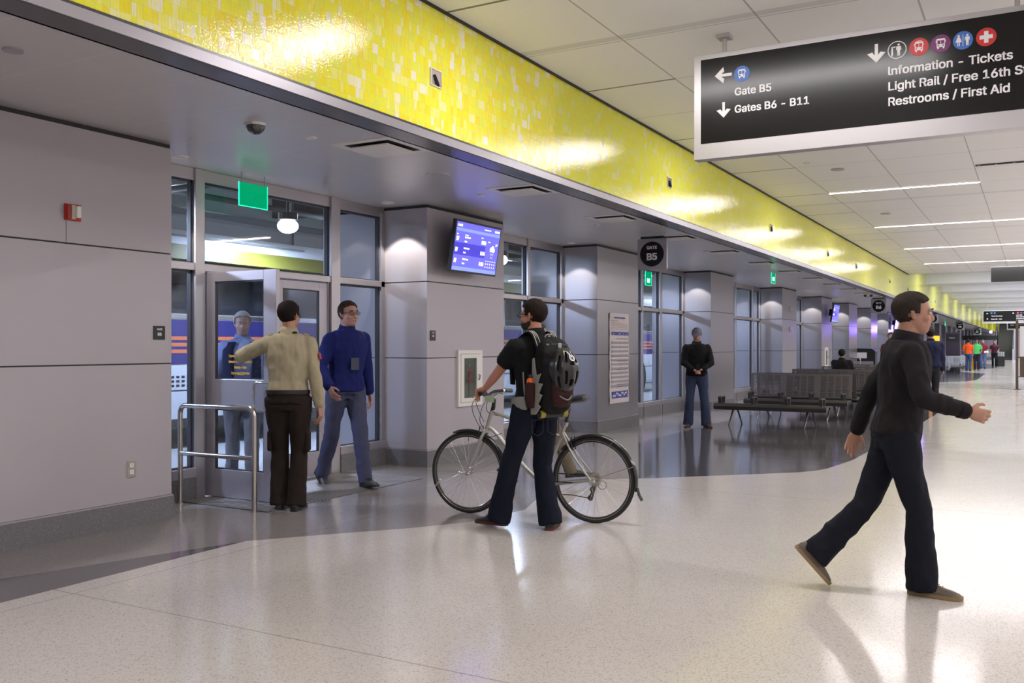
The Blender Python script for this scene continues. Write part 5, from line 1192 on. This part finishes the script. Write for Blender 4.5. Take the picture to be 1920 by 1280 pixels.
# helmet strapped to the pack
hl = thing('bicycle_helmet', 'black vented bicycle helmet strapped on the backpack', 'helmet', L2, h2)
b = bmesh.new(); bmesh.ops.create_uvsphere(b, u_segments=36, v_segments=26, radius=1)
bmesh.ops.delete(b, geom=[v for v in b.verts if v.co.y > .25], context='VERTS')
b.faces.ensure_lookup_table(); dele = []
for f in b.faces:
    c = f.calc_center_median(); u_ = math.atan2(c.x, -c.y)/(pi/2); v_ = math.asin(max(-1, min(1, c.z)))/(pi/2)
    for uc in (-.62, -.31, 0, .31, .62):
        for vc, hl_ in ((.34, .22), (-.26, .24)):
            du = abs(u_-uc*(1-.12*abs(v_)))/.078; dv = abs(v_-(vc+.10*(1 if round(uc/.31) % 2 else -1)))/hl_
            if du+dv*dv < 1 and dv < 1: dele.append(f)
bmesh.ops.delete(b, geom=list(set(dele)), context='FACES')
for v in b.verts:
    x, y, z = v.co; r = 1-.12*abs(z)**2; rdg = 1+.035*cos(math.atan2(x, -y)*10)
    v.co = V((x*.122*r*rdg, yb-.215+y*.120*rdg, 1.235+z*.172)) 
me = bpy.data.meshes.new('shell'); b.to_mesh(me); b.free(); HMt = mat('helmet_gloss', (.009, .010, .011), .28, coat=.25); me.materials.append(HMt); me.polygons.foreach_set('use_smooth', [True]*len(me.polygons))
o = bpy.data.objects.new('shell', me); COL.objects.link(o); o.parent = hl; s_ = o.modifiers.new('s', 'SOLIDIFY'); s_.thickness = .020; s_.offset = -1; bv = o.modifiers.new('b', 'BEVEL'); bv.width = .004; bv.segments = 2
o = MB().ell((0, yb-.205, 1.235), (.095, .090, .14), 24, 16).build('foam_liner', BLACKM, hl, smooth=True)
MB().torus((0, 0, 0), .022, .0035, 'y', 24, 6).torus((0, 0, 0), .012, .003, 'y', 20, 6).build('white_emblem', WPRINT, hl).matrix_local = Matrix.Translation((0.0, yb-.322, 1.33)) @ Matrix.Rotation(radians(-28), 4, 'X')
MB().box(-.014, .014, -.003, .003, -.005, .005).build('white_rear_label', WPRINT, hl).location = (0, yb-.262, 1.095)
MB().tube([(-.085, yb-.19, 1.33), (-.12, yb-.15, 1.34), (-.125, yb-.12, 1.29), (-.10, yb-.17, 1.25)], .004, 6, 4).build('chin_strap', BLACKM, hl)
bo = thing('water_bottle', 'bottle with orange top in the backpack side pocket', 'bottle', L2, h2)
MB().loft([bpt(-.168, .03, 1.02), bpt(-.166, .03, 1.12), bpt(-.165, .03, 1.165), bpt(-.165, .03, 1.18)], [.030, .030, .028, .016], 18).build('bottle_body', mat('bottle_orange', (.72, .12, .012), .3), bo, smooth=True)
MB().loft([bpt(-.165, .03, 1.18), bpt(-.165, .03, 1.205)], [.02, .017], 16).build('cap', BLACK, bo, smooth=True)
# jeans pockets
for s in (-1, 1):
    q = MB(); p = [(s*.075-.055, .86), (s*.075-.05, .76), (s*.075, .735), (s*.075+.05, .76), (s*.075+.055, .86)]
    q.loft([V((a, -.124, z)) for a, z in p+[p[0]]], .0035, 5); q.build('pocket_stitching', fabric('jean_stitch', (.03, .035, .06)), u2)
# 3 elderly man coming in behind the open door leaf
person('grey-haired elderly man in light blue shirt and dark jacket behind the door glass', V((-7.1, 6.95, 0)), head_ang(.75, -.66), 1.76, lean=4, feet={'L': (-.09, .14, .08, 0), 'R': (.09, -.2, .10, 0, -18)}, wr={'L': (-.27, .12, .88), 'R': (.28, -.1, .85)},
    skinc=(.42, .27, .24), hair=(.42, .42, .43), top=(.20, .26, .50), topslack=.02, trousers=(.15, .14, .16), shoes=(.02, .02, .02), voxel=.013, headrot=(0, -6), glasses=False)
jk = [o for o in scn.objects if o.name.startswith('person')][-1]
# open dark jacket over the blue shirt: two front panels and a back
for nm, ang0, ang1 in (('jacket', radians(118), radians(422)),):
    vs = []; fs = []; n = 28; prof = [(.80, .215, .165), (.95, .205, .155), (1.1, .19, .145), (1.25, .20, .15), (1.38, .205, .14), (1.46, .15, .11)]
    for z, rx, ry in prof:
        for k in range(n+1): a = ang0+(ang1-ang0)*k/n; vs.append((rx*cos(a), ry*sin(a)+.02+(z-.93)*.06, z))
    for i in range(len(prof)-1):
        for k in range(n): fs.append((i*(n+1)+k, i*(n+1)+k+1, (i+1)*(n+1)+k+1, (i+1)*(n+1)+k))
    o = MB().add(vs, fs).build(nm, fabric('jacket_navy', (.012, .014, .05)), jk, smooth=True); s_ = o.modifiers.new('s', 'SOLIDIFY'); s_.thickness = .012
# 4 man in blue jacket stepping in
u4, K4 = person('man in bright blue jacket with a lanyard badge stepping in through the gate', V((-6.08, 7.36, 0)), head_ang(.93, -.38), 1.86, lean=3, feet={'L': (-.10, .20, .085, 0, 6), 'R': (.10, -.30, .13, 0, -32)}, wr={'L': (-.29, -.05, .86), 'R': (.27, .2, .95)},
    skinc=(.42, .22, .17), hair=(.045, .03, .025), top=(.010, .014, .10), topslack=.03, trousers=(.055, .06, .11), shoes=(.03, .028, .028), voxel=.011, bodyvox=.006, glasses=True, headrot=(8, 0))
MB().box(-.045, .045, .195, .200, 1.18, 1.30).build('badge', mat('badge_dark', (.03, .04, .07), .3), u4)
MB().loft([(-.05, .10, 1.52), (-.03, .16, 1.40), (0, .172, 1.30), (.03, .16, 1.40), (.05, .10, 1.52)], .004, 6).build('lanyard', BLACKM, u4)
# 5 man walking behind the rear wheel
person('person in khaki trousers striding behind the backpack man, foot showing through the rear wheel', V((-4.50, 8.55, 0)), head_ang(.88, .47), 1.64, lean=-2, feet={'L': (-.07, -.36, .14, 0, -34), 'R': (.07, .40, .085, 0, 4)}, wr={'L': (-.24, .26, .95), 'R': (.24, -.15, .88)},
    skinc=(.42, .24, .18), hair=(.05, .035, .025), top=(.20, .18, .17), trousers=(.15, .12, .085), shoes=(.035, .03, .028), voxel=.013, kneehint={'L': (0, 1, 0), 'R': (0, 1, 0)})
# 6 standing man with phone
u6, K6 = person('man in black shirt and grey cap standing with hands together by the benches', V((-5.16, 15.75, 0)), head_ang(.35, -.94), 1.72, lean=3, feet={'L': (-.17, 0, .08, 20), 'R': (.15, .02, .08, -12)}, wr={'L': (-.09, .30, 1.03), 'R': (.07, .30, 1.02)}, hints={'L': (-1, -.4, -.4), 'R': (1, -.4, -.4)},
    skinc=(.42, .22, .16), hair=(.08, .07, .07), cap=(.16, .16, .20), top=(.008, .008, .009), sleeve='long', topslack=.028, trousers=(.035, .045, .085), shoes=(.08, .03, .02), voxel=.014, bootcut=.02, headrot=(0, -22), wide=1.08, handargs={'L': {'curl': .6, 'n': (.6, .2, -1), 'd': (.9, .45, -.1)}, 'R': {'curl': .6, 'n': (-.6, .2, -1), 'd': (-.9, .45, -.1)}})
ph = tag(MB().box(-.035, .035, -.004, .004, -.065, .065).build('mobile_phone', BLACK, bevel=.004), 'dark phone held by the standing man in the grey cap', 'phone'); ph.location = V((-5.16, 15.75, 0))+Matrix.Rotation(head_ang(.35, -.94), 3, 'Z') @ V((-.01, .40, 1.05)); ph.rotation_euler = (radians(-40), 0, head_ang(.35, -.94))
# 7 seated person seen from behind
person('dark-clothed person seated on a bench, seen from behind above the backrests', V((-4.42, 25.55, 0)), head_ang(.1, 1), 1.75, lean=-2, hipz=.50, feet={'L': (-.13, .48, .08, 0), 'R': (.13, .48, .08, 0)}, wr={'L': (-.14, .34, .60), 'R': (.14, .34, .60)}, hints={'L': (-1, -.5, -.4), 'R': (1, -.5, -.4)},
    skinc=(.25, .15, .11), hair=(.015, .012, .012), top=(.010, .009, .009), topslack=.045, trousers=(.02, .02, .025), voxel=.018, sit=True, face=False, wide=1.15)
# 8 big walker in the foreground
person('person in dark jacket and jeans striding past in the right foreground', V((-.70, 5.75, 0)), head_ang(.95, .30), 1.72, lean=6, feet={'L': (-.06, -.45, .22, 0, -48), 'R': (.04, .14, .082, -24, 0)}, wr={'L': (-.24, -.18, .92), 'R': (.25, .33, 1.08)}, hints={'L': (-.3, -1, -.3), 'R': (.4, -1, 0)},
    skinc=(.38, .20, .14), hair=(.03, .022, .018), top=(.012, .010, .012), topslack=.026, trousers=(.008, .009, .016), shoes=(.11, .085, .065), sole=(.26, .17, .085), voxel=.0105, bodyvox=.0052, bootcut=.022, headrot=(0, -4), kneehint={'L': (0, 1, 0), 'R': (0, 1, 0)})
# 9.. far people
person('dark-haired man in navy jacket standing past the benches, seen from behind', V((-2.02, 22.6, 0)), head_ang(-.2, 1), 1.80, feet={'L': (-.10, .05, .08, 5), 'R': (.10, -.06, .08, -5)}, skinc=(.35, .2, .15), hair=(.02, .014, .012), top=(.014, .016, .045), topslack=.05, trousers=(.018, .018, .022), voxel=.016, face=False, wide=1.1)
FP = [((-2.85, 25.2), (.2, -1), (.22, .02, .02), (.03, .03, .05), 'person in dark red top to the left of the navy jacket man, bare-headed', (.05, .035, .03)),
      ((-3.45, 27.5), (-.2, -1), (.16, .05, .05), (.03, .03, .04), 'person in dull brick top farther left of the navy jacket man', (.04, .03, .03)),
      ((-3.28, 58.5), (.1, 1), (.85, .11, .015), (.05, .08, .18), 'person in bright orange shirt far down the hall, left of the maroon shirt man', (.03, .02, .02)),
      ((-2.95, 60.5), (0, -1), (.12, .75, .20), (.03, .03, .05), 'person in lime green shirt just behind the orange shirt', (.05, .04, .03)),
      ((-2.80, 64.5), (.1, -1), (.20, .02, .04), (.10, .16, .33), 'man in maroon shirt and blue jeans walking towards the camera, holding a white paper', (.2, .2, .2)),
      ((-2.35, 70), (0, -1), (.10, .03, .05), (.02, .02, .03), 'person in dark clothes pulling luggage right of the maroon shirt man', (.03, .02, .02)),
      ((-.45, 62), (-.9, -.3), (.42, .58, .95), (.03, .04, .06), 'person in light blue shirt partly hidden by the map stand', (.03, .02, .02)),
      ((-4.6, 97), (1, 0), (.5, .03, .03), (.03, .03, .04), 'tiny person in red leaning at the far benches', (.03, .02, .02))]
for (x, y), (fx, fy), tc_, tr_, lab, hc in FP:
    person(lab, V((x, y, 0)), head_ang(fx, fy), 1.78, lean=2, feet={'L': (-.10, .08, .08, 3), 'R': (.10, -.10, .08, -3)}, wr={'L': (-.2, .2, 1.0), 'R': (.24, .1, .9)}, skinc=(.42, .25, .19), hair=hc, top=tc_, sleeve='short', trousers=tr_, voxel=.022, wide=1.1)
tag(MB().box(-2.72, -2.48, 64.25, 64.28, .98, 1.1).build('paper_sheet', WPRINT), 'white sheet held by the maroon shirt man', 'paper')
for k, (x, y) in enumerate([(-1.95, 69.6), (-2.1, 71)]):
    t = thing('suitcase', ['dark upright suitcase beside the person in dark clothes', 'dark suitcase standing just behind the first one'][k], 'suitcase', (x, y, 0))
    MB().box(-.22, .22, -.13, .13, .05, .72).build('case', BLACK, t, bevel=.03); MB().tube([(-.09, .1, .72), (-.09, .1, 1.0), (.09, .1, 1.0), (.09, .1, .72)], .012).build('pull_handle', STEEL, t)
    MB().cyl((-.15, 0, .03), (-.12, 0, .03), .03).cyl((.12, 0, .03), (.15, 0, .03), .03).build('wheels', BLACK, t)
t = thing('wet_floor_sign', 'small yellow folding floor sign beside the maroon shirt man', 'sign', (-3.3, 61.8, 0))
MB().prism([(-.16, 0), (-.12, 0), (0, .62), (.12, 0), (.16, 0), (.02, .66), (-.02, .66)], 'x', -.15, .15).build('board', mat('floor_sign_yellow', (.7, .42, .02), .5), t)
